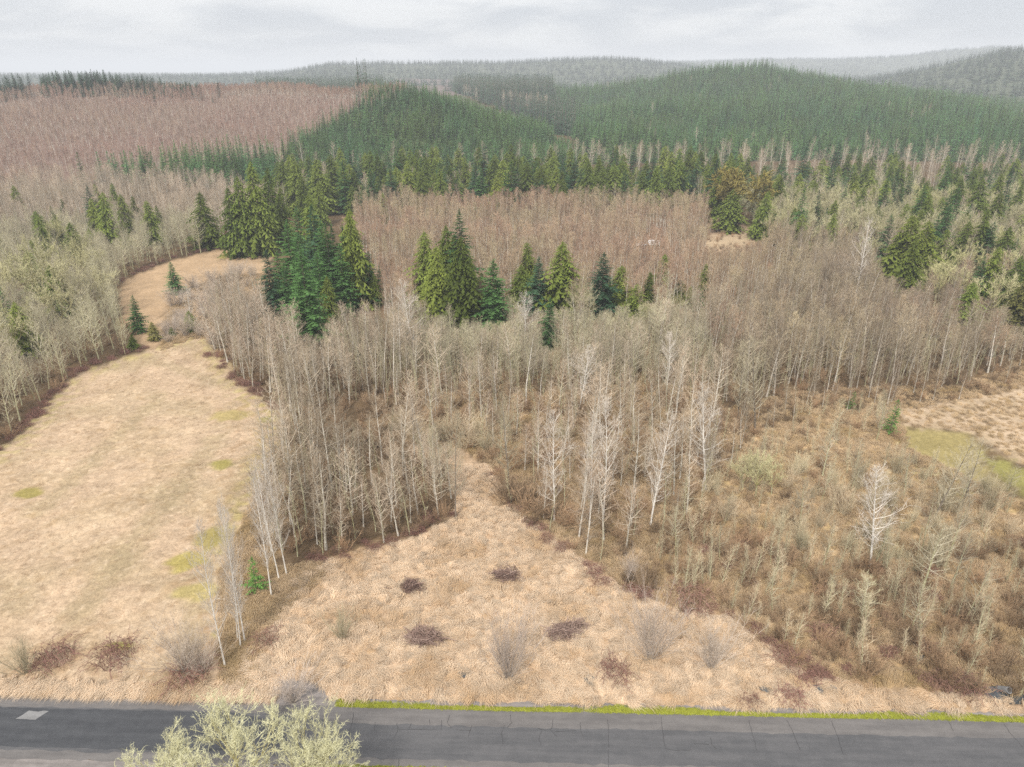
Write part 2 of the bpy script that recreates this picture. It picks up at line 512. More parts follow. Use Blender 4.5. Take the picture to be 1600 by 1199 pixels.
class MB:
    def __init__(s):
        s.v, s.f, s.t = [], [], []

    def tube(s, pts, rad, sides, tip0=0.0, tip1=0.0):
        base = len(s.v)
        n = len(pts)
        for i, p in enumerate(pts):
            a = pts[min(i + 1, n - 1)] - pts[max(i - 1, 0)]
            if a.length < 1e-6:
                a = Vector((0, 0, 1))
            a.normalize()
            u = a.cross(Vector((0, 0, 1)) if abs(a.z) < 0.9 else Vector((1, 0, 0))).normalized()
            w = a.cross(u)
            tt = tip0 + (tip1 - tip0) * i / max(1, n - 1)
            for k in range(sides):
                g = 2 * math.pi * k / sides
                s.v.append(p + (u * math.cos(g) + w * math.sin(g)) * rad[i])
                s.t.append(tt)
        for i in range(n - 1):
            for k in range(sides):
                a0 = base + i * sides + k; b0 = base + i * sides + (k + 1) % sides
                s.f.append((a0, b0, b0 + sides, a0 + sides))

    def tri(s, a, b, c, t0, t1):
        k = len(s.v)
        s.v += [a, b, c]; s.t += [t0, t0, t1]
        s.f.append((k, k + 1, k + 2))

    def quad(s, a, b, c, d, t):
        k = len(s.v)
        s.v += [a, b, c, d]; s.t += [t] * 4
        s.f.append((k, k + 1, k + 2, k + 3))

    def box(s, c, d):
        k = len(s.v)
        for sx in (-.5, .5):
            for sy in (-.5, .5):
                for sz in (-.5, .5):
                    s.v.append(Vector((c[0] + sx * d[0], c[1] + sy * d[1], c[2] + sz * d[2]))); s.t.append(0)
        for f in ((0, 1, 3, 2), (4, 6, 7, 5), (0, 4, 5, 1), (2, 3, 7, 6), (0, 2, 6, 4), (1, 5, 7, 3)):
            s.f.append(tuple(k + i for i in f))

    def mesh(s, name, mat):
        me = bpy.data.meshes.new(name)
        me.from_pydata([tuple(v) for v in s.v], [], s.f)
        at = me.attributes.new('tip', 'FLOAT', 'POINT')
        at.data.foreach_set('value', s.t)
        me.materials.append(mat)
        return me


def rv(r, a=1.0):
    return Vector((r.gauss(0, a), r.gauss(0, a), r.gauss(0, a)))


def twig(mb, p, d, L, w, r, t0=0.6, t1=1.0):
    d = d.normalized()
    side = d.cross(rv(r)).normalized() * (w * 0.5)
    mb.tri(p - side, p + side, p + d * L, t0, t1)


def curve_pts(r, p, d, L, n, up=0.0, wob=0.08):
    pts = [p.copy()]
    d = d.normalized()
    for i in range(n):
        d = (d + Vector((0, 0, up / n)) + rv(r, wob)).normalized()
        pts.append(pts[-1] + d * (L / n))
    return pts


def gen_alder(seed, H=15.0, crown0=0.35, spread=0.20, nb=34, ns=6, nt=5, tw=0.022, up=0.5, lean=0.03, elev=(30, 60), thick=1.0, r0=None):
    """returns (trunk MB, crown MB) of a leafless slender tree"""
    r = random.Random(seed)
    T, C = MB(), MB()
    n = 9
    pts = [Vector((0, 0, -0.3))]
    d = Vector((r.gauss(0, lean), r.gauss(0, lean), 1)).normalized()
    for i in range(n):
        d = (d + Vector((r.gauss(0, 0.025), r.gauss(0, 0.025), 0.03))).normalized()
        pts.append(pts[-1] + d * ((H + 0.3) / n))
    R0 = (r0 or H * 0.0088) * thick
    rad = [R0 * (1 - i / n) ** 0.85 + 0.012 for i in range(n + 1)]
    rad[0] *= 1.35
    T.tube(pts, rad, 6)

    def on_trunk(f):
        x = f * n
        i = min(int(x), n - 1)
        return pts[i].lerp(pts[i + 1], x - i), rad[i] + (rad[i + 1] - rad[i]) * (x - i)
    az = r.uniform(0, 6.28)
    for k in range(nb):
        f = crown0 + (0.98 - crown0) * (k + r.random() * 0.8) / nb
        if k < 4 and crown0 > 0.25:
            f = r.uniform(0.12, crown0)
        p, rr = on_trunk(f)
        az += 2.4 + r.gauss(0, 0.4)
        rel = (f - crown0) / (1 - crown0)
        shape = (0.55 + 0.9 * max(rel, 0)) if rel < 0.35 else (1.0 - 0.78 * (rel - 0.35) / 0.65)
        L = H * spread * max(shape, 0.12) * r.uniform(0.7, 1.25)
        e = R(r.uniform(*elev) + 12 * max(rel, 0))
        d = Vector((math.cos(az) * math.cos(e), math.sin(az) * math.cos(e), math.sin(e)))
        bp = curve_pts(r, p, d, L, 4, up)
        br = max(min(rr * 0.5, L * 0.013 + 0.008), 0.012) * thick
        C.tube(bp, [br * (1 - 0.8 * i / 4) + 0.004 for i in range(5)], 3, 0.0, 0.7)
        for j in range(ns):
            g = 0.2 + 0.8 * (j + r.random()) / ns
            i = min(int(g * 4), 3)
            q = bp[i].lerp(bp[i + 1], g * 4 - i)
            ax = (bp[i + 1] - bp[i]).normalized()
            sd = (ax * 0.75 + rv(r, 0.55) + Vector((0, 0, 0.25))).normalized()
            l2 = L * r.uniform(0.25, 0.5) * (1.15 - 0.5 * g) + 0.25
            sp = curve_pts(r, q, sd, l2, 2, 0.35, 0.12)
            C.tube(sp, [tw * 0.55, tw * 0.42, tw * 0.15], 3, 0.45, 1.0)
            for m in range(nt):
                h = r.uniform(0.15, 1.0)
                i2 = 0 if h < 0.5 else 1
                q2 = sp[i2].lerp(sp[i2 + 1], h * 2 - i2)
                td = ((sp[i2 + 1] - sp[i2]).normalized() * 0.8 + rv(r, 0.5) + Vector((0, 0, 0.2)))
                twig(C, q2, td, r.uniform(0.25, 0.8) * (0.6 + L * 0.2), tw, r)
    return T, C


def gen_spread(seed, H=12.0, levels=4, kids=(5, 4, 4, 4), spread=0.6, thick=1.0, tw=0.05, stub=4, trunk_f=0.28, up=0.35, decay=0.62, first=0.55):
    """broad leafless tree or bush with forking limbs"""
    r = random.Random(seed)
    T, C = MB(), MB()
    th = H * trunk_f
    R0 = H * 0.016 * thick
    pts = curve_pts(r, Vector((0, 0, -0.3)), Vector((0, 0, 1)), th + 0.3, 4, 0, 0.05)
    T.tube(pts, [R0 * 1.3, R0 * 1.05, R0 * 0.95, R0 * 0.9, R0 * 0.8], 7)

    def grow(p, d, L, rad, lv):
        n = 4 if lv < levels - 1 else 2
        bp = curve_pts(r, p, d, L, n, up, 0.13)
        C.tube(bp, [rad * (1 - 0.55 * i / n) for i in range(n + 1)], 4 if lv == 0 else 3, lv / levels, (lv + 1) / levels)
        if lv >= levels - 1:
            for m in range(stub):
                q = bp[0].lerp(bp[-1], r.uniform(0.05, 1))
                twig(C, q, (bp[-1] - bp[0]).normalized() * 0.6 + rv(r, 0.6), L * r.uniform(0.25, 0.7), tw, r, 0.8, 1.0)
            return
        nk = kids[min(lv + 1, len(kids) - 1)]
        for j in range(nk):
            g = 0.35 + 0.65 * (j + 0.6 * r.random() + 0.4) / nk
            x = min(g, 1) * n
            i = min(int(x), n - 1)
            q = bp[i].lerp(bp[i + 1], x - i)
            nd = (bp[i + 1] - bp[i]).normalized() + rv(r, spread) * 0.8 + Vector((0, 0, 0.15))
            grow(q, nd, L * decay * r.uniform(0.7, 1.15), max(rad * 0.55, tw * 0.4), lv + 1)
    az = r.uniform(0, 6.28)
    for k in range(kids[0]):
        az += 6.283 / kids[0] + r.gauss(0, 0.25)
        e = R(r.uniform(38, 72))
        d = Vector((math.cos(az) * math.cos(e), math.sin(az) * math.cos(e), math.sin(e)))
        grow(pts[-1 - (k % 2)], d, (H - th) * first * r.uniform(0.8, 1.1), R0 * 0.55, 0)
    return T, C


def gen_conifer(seed, H=22.0, Rm=3.4, whorl=0.55, nbr=7, droop=0.35, seg=5, base=0.08, kind='fir', dens=1.0, pw=0.85, spray=0.36):
    r = random.Random(seed)
    T, C = MB(), MB()
    T.tube([Vector((0, 0, -0.3)), Vector((0, 0, H * 0.3)), Vector((0, 0, H * 0.97))], [H * 0.014, H * 0.010, 0.02], 6)
    z = H * base
    az = 0
    while z < H * 0.985:
        t = (z - H * base) / (H * (1 - base))
        if kind == 'cedar':
            prof = min(1.0, 0.62 + 2.2 * t) * (1 - t) ** pw
        else:
            prof = min(1.0, 0.72 + 2.5 * t) * (1 - t) ** pw
        Rr = Rm * prof + 0.12
        nb_ = max(3, int(nbr * (0.55 + 0.45 * prof) * dens + r.random()))
        for k in range(nb_):
            az += 2.39996 + r.gauss(0, 0.25)
            L = Rr * (r.uniform(0.5, 1.22) if r.random() > 0.06 else 0.25) * (1 + 0.16 * math.sin(2 * az + z * 0.7) + 0.1 * math.sin(z * 1.9 + seed))
            zz = z + r.uniform(-0.5, 0.5) * whorl
            e = (0.25 if kind == 'cedar' else 0.05 + 0.55 * t) + r.gauss(0, 0.12)
            d = Vector((math.cos(az), math.sin(az), e)).normalized()
            side = Vector((-math.sin(az), math.cos(az), 0))
            tone = r.uniform(0, 0.55)
            prev = Vector((0, 0, zz))
            for i in range(seg):
                g = (i + 1) / seg
                q = Vector((0, 0, zz)) + d * (L * g) + Vector((0, 0, -droop * L * g * g))
                if g > 0.25:
                    wd = L * spray * (1.25 - g) * r.uniform(0.7, 1.3) + 0.10 * H / 20
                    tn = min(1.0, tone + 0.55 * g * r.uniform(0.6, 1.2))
                    for s in (-1, 1):
                        if kind == 'cedar':
                            out = side * (s * wd * 0.8) + (q - prev) * 0.7 + Vector((0, 0, -wd * r.uniform(0.5, 1.1)))
                        else:
                            out = side * (s * wd) + (q - prev) * 0.9 + Vector((0, 0, -wd * r.uniform(0.05, 0.5)))
                        wv = (q - prev) * 0.65
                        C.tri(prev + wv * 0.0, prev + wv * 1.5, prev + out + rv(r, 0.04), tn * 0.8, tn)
                prev = q
            C.tri(prev - side * (0.12 * L * 0.5), prev + side * (0.12 * L * 0.5), prev + d * (L * 0.14) + Vector((0, 0, -0.05 * L)), tone, 1.0)
        z += whorl * (1.0 if t < 0.8 else 0.7)
    for k in range(5):
        a = k * 1.256
        C.tri(Vector((0, 0, H * 0.93)), Vector((math.cos(a) * 0.2, math.sin(a) * 0.2, H * 0.945)), Vector((0, 0, H * 1.01)), 0.6, 1.0)
    return T, C


def gen_shrub(seed, H=4.0, stems=26, spread=0.7, tw=0.02, sub=7, fan=1.0):
    r = random.Random(seed)
    C = MB()
    for k in range(stems):
        az = r.uniform(0, 6.283)
        lean = abs(r.gauss(0, 0.5)) * fan
        d = Vector((math.cos(az) * lean, math.sin(az) * lean, 1)).normalized()
        L = H * r.uniform(0.55, 1.05) / max(0.5, d.z)
        bp = curve_pts(r, Vector((math.cos(az) * 0.25 * r.random(), math.sin(az) * 0.25 * r.random(), -0.15)), d, L * 0.9, 4, 0.15, 0.1)
        C.tube(bp, [tw * 1.4, tw * 1.1, tw * 0.8, tw * 0.5, tw * 0.2], 3, 0.0, 0.8)
        for j in range(sub):
            g = 0.2 + 0.8 * r.random()
            i = min(int(g * 4), 3)
            q = bp[i].lerp(bp[i + 1], g * 4 - i)
            sd = (bp[i + 1] - bp[i]).normalized() + rv(r, 0.45) * spread + Vector((0, 0, 0.2))
            l2 = H * r.uniform(0.12, 0.35)
            sp = curve_pts(r, q, sd, l2, 2, 0.2, 0.12)
            C.tube(sp, [tw * 0.6, tw * 0.45, tw * 0.15], 3, 0.5, 1.0)
            for m in range(3):
                twig(C, sp[r.randint(0, 1)].lerp(sp[2], r.random() * 0.7), sd.normalized() + rv(r, 0.5), l2 * r.uniform(0.3, 0.7), tw * 0.8, r)
    return C


def gen_bramble(seed, Rr=1.6, H=1.1, canes=90, w=0.03):
    r = random.Random(seed)
    C = MB()
    for k in range(canes):
        a, b = r.uniform(0, 6.283), r.uniform(0, 6.283)
        q = Rr * math.sqrt(r.random()) * 0.75
        p = Vector((math.cos(a) * q, math.sin(a) * q, -0.05))
        h = H * (1.15 - (q / Rr) ** 2) * r.uniform(0.5, 1.1)
        L = Rr * r.uniform(0.35, 0.8)
        d = Vector((math.cos(b), math.sin(b), 0))
        pts = [p, p + d * L * 0.35 + Vector((0, 0, h)), p + d * L * 0.8 + Vector((0, 0, h * 0.95)), p + d * L * 1.2 + Vector((0, 0, h * 0.4))]
        C.tube(pts, [w * 0.5, w * 0.45, w * 0.4, w * 0.15], 3, r.uniform(0, .5), r.uniform(.4, 1))
        for m in range(5):
            i = r.randint(0, 2)
            twig(C, pts[i].lerp(pts[i + 1], r.random()), d + rv(r, 0.8), r.uniform(0.2, 0.5), w * 1.2, r, 0.2, 1)
    return C


def gen_tuft(seed, n=46, L=(0.6, 1.2), rad=0.4, lay=0.9, w=0.028, h=0.35, fan=0.45):
    """a clump of dry grass lodged over towards +X"""
    r = random.Random(seed)
    C = MB()
    for k in range(n):
        a = r.uniform(0, 6.283)
        q = rad * math.sqrt(r.random())
        p = Vector((math.cos(a) * q, math.sin(a) * q, -0.04))
        b = r.gauss(0, fan)
        l = r.uniform(*L)
        d = Vector((math.cos(b) * lay, math.sin(b) * lay + r.gauss(0, 0.12), 0))
        hh = h * r.uniform(0.4, 1.2)
        m = p + d * (l * 0.45) + Vector((0, 0, hh))
        e = p + d * l + Vector((0, 0, hh * r.uniform(0.1, 0.8)))
        sd = d.cross(Vector((0, 0, 1))).normalized() * (w * 0.5) if d.length > 0.05 else Vector((w * .5, 0, 0))
        t = r.random()
        C.quad(p - sd, p + sd, m + sd, m - sd, t)
        C.tri(m - sd, m + sd, e, t, t)
    return C


# ------------------------------------------------------------------ scene helpers
def link_obj(name, me, parent=None):
    o = bpy.data.objects.new(name, me)
    COL.objects.link(o)
    if parent is not None:
        o.parent = parent
    return o


def tag(o, label=None, cat=None, group=None, kind=None):
    if label: o['label'] = label
    if cat: o['category'] = cat
    if group: o['group'] = group
    if kind: o['kind'] = kind
    return o


def place(name, parts, loc, yaw, scale, label, cat, group=None, tilt=(0, 0)):
    """one thing: an Empty at its foot and its parts"""
    e = bpy.data.objects.new(name, None)
    e.empty_display_size = 0.3
    COL.objects.link(e)
    e.location = loc
    e.rotation_euler = (tilt[0], tilt[1], yaw)
    e.scale = scale if isinstance(scale, tuple) else (scale,) * 3
    tag(e, label, cat, group)
    for pn, me in parts:
        link_obj(pn, me, e)
    return e


_stuff_cache = {}


def source(me):
    if me.name not in _stuff_cache:
        _stuff_cache[me.name] = bpy.data.objects.new(me.name + '_source', me)
    return _stuff_cache[me.name]


def make_stuff(name, label, cat, P, yaw, scl, protos, tilt=0.0):
    """one uncounted mass: points that carry copies of the given meshes"""
    n = len(P)
    if n == 0:
        return None
    me = bpy.data.meshes.new(name)
    me.vertices.add(n)
    me.vertices.foreach_set('co', np.asarray(P, np.float32).ravel())
    rot = np.zeros((n, 3), np.float32)
    rot[:, 2] = yaw
    if tilt:
        rot[:, 0] = rng.normal(0, tilt, n); rot[:, 1] = rng.normal(0, tilt, n)
    a = me.attributes.new('rot', 'FLOAT_VECTOR', 'POINT'); a.data.foreach_set('vector', rot.ravel())
    sc = np.asarray(scl, np.float32)
    if sc.ndim == 1:
        sc = np.repeat(sc[:, None], 3, 1)
    a = me.attributes.new('scl', 'FLOAT_VECTOR', 'POINT'); a.data.foreach_set('vector', np.ascontiguousarray(sc, np.float32).ravel())
    a = me.attributes.new('pick', 'INT', 'POINT'); a.data.foreach_set('value', rng.integers(0, len(protos), n).astype(np.int32))
    o = link_obj(name, me)
    tag(o, label, cat, None, 'stuff')
    g = bpy.data.node_groups.new(name + '_nodes', 'GeometryNodeTree')
    g.interface.new_socket('Geometry', in_out='INPUT', socket_type='NodeSocketGeometry')
    g.interface.new_socket('Geometry', in_out='OUTPUT', socket_type='NodeSocketGeometry')
    gn, gl = g.nodes, g.links
    gi, go = gn.new('NodeGroupInput'), gn.new('NodeGroupOutput')
    jall = gn.new('GeometryNodeJoinGeometry')
    for parts in protos:
        jp = gn.new('GeometryNodeJoinGeometry')
        for m in parts:
            inf = gn.new('GeometryNodeObjectInfo')
            inf.inputs['Object'].default_value = source(m)
            inf.transform_space = 'ORIGINAL'
            gl.new(inf.outputs['Geometry'], jp.inputs[0])
        ti = gn.new('GeometryNodeGeometryToInstance')
        gl.new(jp.outputs[0], ti.inputs[0])
        gl.new(ti.outputs[0], jall.inputs[0])
    iop = gn.new('GeometryNodeInstanceOnPoints')
    gl.new(gi.outputs[0], iop.inputs['Points'])
    gl.new(jall.outputs[0], iop.inputs['Instance'])
    iop.inputs['Pick Instance'].default_value = True

    def attr(nm, t):
        q = gn.new('GeometryNodeInputNamedAttribute')
        q.data_type = t
        q.inputs['Name'].default_value = nm
        return q.outputs['Attribute']
    gl.new(attr('pick', 'INT'), iop.inputs['Instance Index'])
    e2r = gn.new('FunctionNodeEulerToRotation')
    gl.new(attr('rot', 'FLOAT_VECTOR'), e2r.inputs[0])
    gl.new(e2r.outputs[0], iop.inputs['Rotation'])
    gl.new(attr('scl', 'FLOAT_VECTOR'), iop.inputs['Scale'])
    gl.new(iop.outputs[0], go.inputs[0])
    md = o.modifiers.new('copies', 'NODES')
    md.node_group = g
    return o


def scatter(poly, spacing, Y0, Y1, jitter=0.42, xk=1.25, x0=60, keep=1.0, avoid=None):
    """jittered points on the ground whose foot shows inside the outline"""
    out = []
    ys = np.arange(Y0, Y1, spacing)
    for row, Y in enumerate(ys):
        W = x0 + xk * Y
        xs = np.arange(-W, W, spacing) + (spacing * 0.5 if row % 2 else 0)
        out.append(np.stack([xs, np.full(len(xs), Y)], 1))
    p = np.concatenate(out)
    p += rng.uniform(-jitter, jitter, p.shape) * spacing
    if keep < 1:
        p = p[rng.random(len(p)) < keep]
    z = ground_z(p[:, 0], p[:, 1])
    px, py, f = project(p[:, 0], p[:, 1], z)
    ok = in_poly(px, py, poly)
    p, z, px, py = p[ok], z[ok], px[ok], py[ok]
    if avoid is not None:
        ok = ~avoid(px, py)
        p, z, px, py = p[ok], z[ok], px[ok], py[ok]
    return np.stack([p[:, 0], p[:, 1], z], 1), px, py


# ------------------------------------------------------------------ ground sheet
GREEN = []


def build_ground():
    Ys = [-400, -200, -80, -20, 10, 25, 35]
    y = 40.0
    while y < 135:
        Ys.append(y); y += 0.42
    while y < 14000:
        Ys.append(y); y *= 1.0145
    Ys = np.array(Ys)
    U = np.linspace(-1, 1, 460)
    W = 62 + 0.85 * np.maximum(Ys, 0)
    W[:7] = 400
    X = U[None, :] * W[:, None]
    Y = np.repeat(Ys[:, None], len(U), 1)
    Z = ground_z(X, Y)
    base = np.array([0.095, 0.065, 0.038])
    colr = np.ones(X.shape + (3,)) * base
    px, py, f = project(X, Y, Z)
    n1, n2, n3 = vnoise(X, Y, 14, 1), vnoise(X, Y, 4.5, 2), vnoise(X, Y, 40, 3)

    def lay(mask, c):
        nonlocal colr
        colr = colr * (1 - mask[..., None]) + np.array(c) * mask[..., None]
    lay(in_poly(px, py, W_HILL) * 1.0, (0.17, 0.115, 0.09))
    lay(in_poly(px, py, W_K) * 1.0, (0.06, 0.07, 0.03))
    lay(in_poly(px, py, W_L) * 1.0, (0.07, 0.075, 0.04))
    lay(in_poly(px, py, W_F) * 1.0, (0.24, 0.16, 0.11))
    lay((np.hypot(X, Y) > 1300) * 1.0, (0.075, 0.085, 0.055))
    lay((in_poly(px, py, [(560, 150), (620, 122), (735, 124), (760, 150)]) & (Y > 1200)) * 1.0, (0.13, 0.10, 0.085))

    def m(poly, feather=1.2, wob=1.2):
        return smooth(-feather, feather, poly_sd(X, Y, poly) + wob * n2 + 0.4 * wob * n1)
    near = Y < 420
    sl = np.where(near.all(1))[0]
    k1 = sl.max() + 1
    Xa, Ya = X, Y
    X, Y = X[:k1], Y[:k1]
    n1f, n2f, n3f = n1, n2, n3
    n1, n2, n3 = n1[:k1], n2[:k1], n3[:k1]
    full = colr
    colr = full[:k1]
    # wood floor: litter between brown and dull olive straw
    lay(smooth(-0.1, 0.7, n1) * 0.6, (0.18, 0.12, 0.065))
    lay(m(flat_poly(W_E), 2) * smooth(-0.6, 0.5, n1 + 0.5 * n2) * 0.85, (0.28, 0.20, 0.105))
    lay(m(G_THICK, 2), (0.32, 0.225, 0.125))
    lay(m(G_THICK, 2) * smooth(0.0, 0.8, n2 + 0.6 * n1) * 0.6, (0.36, 0.24, 0.12))
    lay(m(G_RCLEAR, 2), (0.34, 0.245, 0.12))
    lay(m(G_RCLEAR, 2) * smooth(0.1, 0.8, n2), (0.46, 0.32, 0.18))
    lay(m(flat_poly(Z_HEM), 1.0), (0.27, 0.185, 0.105))
    lay(m(flat_poly(Z_GAP), 1.5), (0.27, 0.19, 0.11))
    lay(m(G_ROLIVE, 2), (0.25, 0.20, 0.085))
    lay(m(G_RFIELD, 1.5), (0.38, 0.285, 0.19))
    lay(m(G_RFIELD, 1.5) * smooth(0.0, 0.7, n2 + n1) * 0.6, (0.28, 0.205, 0.12))
    lay(m(G_RGREEN, 1.5), (0.20, 0.18, 0.06))
    lay(m(G_CCLEAR, 7), (0.36, 0.27, 0.17))
    lay(m(G_TAIL, 1.2), (0.34, 0.235, 0.14))
    fm = m(G_FIELD, 1.0, 0.7)
    lay(fm, (0.385, 0.28, 0.185))
    lay(fm * smooth(0.05, 0.9, n1 + 0.5 * n3) * 0.55, (0.33, 0.25, 0.155))
    lay(fm * smooth(0.3, 1.0, n3 - 0.3 * n1) * 0.5, (0.44, 0.33, 0.215))
    lay(fm * smooth(-0.1, 0.8, vnoise(X, Y, 22, 51) + 0.5 * n2) * 0.5, (0.34, 0.245, 0.15))
    lay(fm * smooth(0.2, 0.9, vnoise(X + 0.6 * Y, Y, 30, 52)) * 0.5, (0.31, 0.24, 0.145))
    lay(fm * smooth(12, 2, poly_sd(X, Y, G_FIELD)) * smooth(0.0, 0.6, n2 + 0.4 * n1) * (X > -55) * 0.6, (0.31, 0.20, 0.11))
    for (ax_, ay_), (bx_, by_), w_ in ((hit(338, 685)[:2], hit(120, 960)[:2], 2.6), (hit(250, 620)[:2], hit(60, 800)[:2], 2.2), (hit(350, 600)[:2], hit(230, 560)[:2], 2.0), (hit(390, 720)[:2], hit(280, 1040)[:2], 2.0)):
        dx_, dy_ = bx_ - ax_, by_ - ay_
        t_ = np.clip(((X - ax_) * dx_ + (Y - ay_) * dy_) / (dx_ * dx_ + dy_ * dy_), 0, 1)
        dd = np.hypot(X - ax_ - t_ * dx_, Y - ay_ - t_ * dy_) + 0.9 * n2
        lay(fm * smooth(w_ * 1.3, w_ * 0.3, dd) * 0.55, (0.27, 0.21, 0.12))
    lay(fm * smooth(0.35, 0.95, vnoise(X, Y, 3.2, 53) * 0.8 + 0.3 * n1) * 0.6, (0.28, 0.19, 0.105))
    lay(fm * smooth(0.3, 0.9, vnoise(X, Y, 2.2, 54)) * 0.5, (0.48, 0.37, 0.255))
    # greener margin of the field along the wood and mossy patches
    edge = fm * smooth(6, 1, poly_sd(X, Y, G_FIELD)) * smooth(-0.3, 0.5, n2) * (Y > 80)
    lay(edge * 0.6, (0.33, 0.28, 0.10))
    for (gx, gy, rx, ry, c) in [(45, 771, 22, 10, (0.26, 0.22, 0.05)), (346, 726, 17, 9, (0.25, 0.22, 0.05)), (330, 840, 28, 17, (0.29, 0.24, 0.07)),
                                (292, 877, 32, 17, (0.30, 0.25, 0.06)), (310, 925, 40, 14, (0.36, 0.29, 0.11)), (360, 650, 34, 9, (0.33, 0.26, 0.10)),
                                (185, 1010, 22, 7, (0.34, 0.30, 0.08)), (420, 655, 16, 6, (0.28, 0.26, 0.08)), (350, 990, 20, 10, (0.36, 0.30, 0.10)), (515, 962, 20, 10, (0.22, 0.20, 0.08)),
                                (356, 398, 9, 8, (0.26, 0.26, 0.05))]:
        h = hit(gx, gy)
        ax, ay = hit(gx + rx, gy), hit(gx, gy - ry)
        wx, wy = abs(ax[0] - h[0]), abs(ay[1] - h[1])
        GREEN.append((h[0], h[1], wx, wy))
        dd = np.sqrt(((X - h[0]) / wx) ** 2 + ((Y - h[1]) / wy) ** 2) + 0.22 * n2
        lay(smooth(1.15, 0.7, dd) * 0.8, tuple(0.85 * q for q in c))
    mm = m(G_MEADOW, 1.0, 0.7)
    lay(mm, (0.40, 0.285, 0.185))
    lay(mm * smooth(0.1, 0.8, n2) * 0.5, (0.30, 0.19, 0.09))
    full[:k1] = colr
    colr = full
    X, Y = Xa, Ya
    # small relief of the matted ground, none under the road
    rel = smooth(58, 64, Y) * smooth(400, 200, Y)
    Z = Z + rel * (0.10 * n2f + 0.12 * n1f)
    nr, nc = X.shape
    me = bpy.data.meshes.new('ground')
    co = np.stack([X, Y, Z], -1).reshape(-1, 3)
    idx = np.arange(nr * nc).reshape(nr, nc)
    q = np.stack([idx[:-1, :-1], idx[:-1, 1:], idx[1:, 1:], idx[1:, :-1]], -1).reshape(-1, 4)
    me.vertices.add(len(co)); me.vertices.foreach_set('co', co.astype(np.float32).ravel())
    me.loops.add(q.size); me.loops.foreach_set('vertex_index', q.astype(np.int32).ravel())
    me.polygons.add(len(q))
    me.polygons.foreach_set('loop_start', np.arange(0, q.size, 4, dtype=np.int32))
    me.polygons.foreach_set('loop_total', np.full(len(q), 4, np.int32))
    me.update(calc_edges=True)
    at = me.attributes.new('soil', 'FLOAT_COLOR', 'POINT')
    rgba = np.ones((len(co), 4), np.float32); rgba[:, :3] = colr.reshape(-1, 3)
    at.data.foreach_set('color', rgba.ravel())
    me.polygons.foreach_set('use_smooth', np.ones(len(q), bool))
    mt, n, l, out = new_mat('ground')
    a = N(n, 'ShaderNodeAttribute', attribute_name='soil')
    t = N(n, 'ShaderNodeTexCoord')
    f1 = noise_tex(n, l, t.outputs['Object'], 1.6, 6, 0.7, 0.6)
    f2 = noise_tex(n, l, t.outputs['Object'], 0.22, 5, 0.6, 0.4)
    f3 = noise_tex(n, l, t.outputs['Object'], 6.0, 3, 0.6)
    br = math_node(n, l, 'MULTIPLY', maprange(n, l, f1, 0.25, 0.75, 0.66, 1.30), maprange(n, l, f2, 0.3, 0.7, 0.84, 1.16))
    br = math_node(n, l, 'MULTIPLY', br, maprange(n, l, f3, 0.3, 0.7, 0.82, 1.18))
    cc = N(n, 'ShaderNodeCombineColor')
    for i in range(3):
        l.new(br, cc.inputs[i])
    c = mixc(n, l, 1.0, a.outputs['Color'], cc.outputs[0], 'MULTIPLY')
    b = N(n, 'ShaderNodeBsdfDiffuse')
    l.new(c, b.inputs[0])
    bp = N(n, 'ShaderNodeBump'); bp.inputs['Strength'].default_value = 0.6; bp.inputs['Distance'].default_value = 0.25
    l.new(f1, bp.inputs['Height']); l.new(bp.outputs[0], b.inputs['Normal'])
    l.new(b.outputs[0], out.inputs[0])
    me.materials.append(mt)
    o = link_obj('ground', me)
    tag(o, kind='structure')
    return o


build_ground()

# ------------------------------------------------------------------ road
RA, RB = hit(0, 1092), hit(1600, 1127)
ROAD_A = Vector((RA[0], RA[1], 0)); ROAD_B = Vector((RB[0], RB[1], 0))
rdir = (ROAD_B - ROAD_A).normalized()
rang = math.atan2(rdir.y, rdir.x)
ROAD_W = 7.0


def to_road(px, py):
    h = hit(px, py)
    v = Vector((h[0], h[1], 0)) - ROAD_A
    return v.dot(rdir), v.dot(Vector((-rdir.y, rdir.x, 0)))


def asphalt(name, c1, c2, band=0.0):
    m, n, l, out = new_mat(name)
    t = N(n, 'ShaderNodeTexCoord')
    mp = N(n, 'ShaderNodeMapping'); mp.inputs['Scale'].default_value = (0.12, 1.3, 1)
    l.new(t.outputs['Object'], mp.inputs[0])
    streak = noise_tex(n, l, mp.outputs[0], 1.0, 5, 0.6)
    fine = noise_tex(n, l, t.outputs['Object'], 9.0, 4, 0.75)
    blot = noise_tex(n, l, t.outputs['Object'], 0.9, 4, 0.6)
    f = math_node(n, l, 'ADD', maprange(n, l, streak, 0.35, 0.65), maprange(n, l, blot, 0.3, 0.7, -0.35, 0.35), clamp=True)
    c = mixc(n, l, f, c1, c2)
    br = maprange(n, l, fine, 0.25, 0.75, 0.78, 1.22)
    cc = N(n, 'ShaderNodeCombineColor')
    for i in range(3):
        l.new(br, cc.inputs[i])
    c = mixc(n, l, 1.0, c, cc.outputs[0], 'MULTIPLY')
    b = N(n, 'ShaderNodeBsdfPrincipled')
    b.inputs['Roughness'].default_value = 0.85
    b.inputs['Specular IOR Level'].default_value = 0.25
    l.new(c, b.inputs['Base Color']); l.new(b.outputs[0], out.inputs[0])
    return m


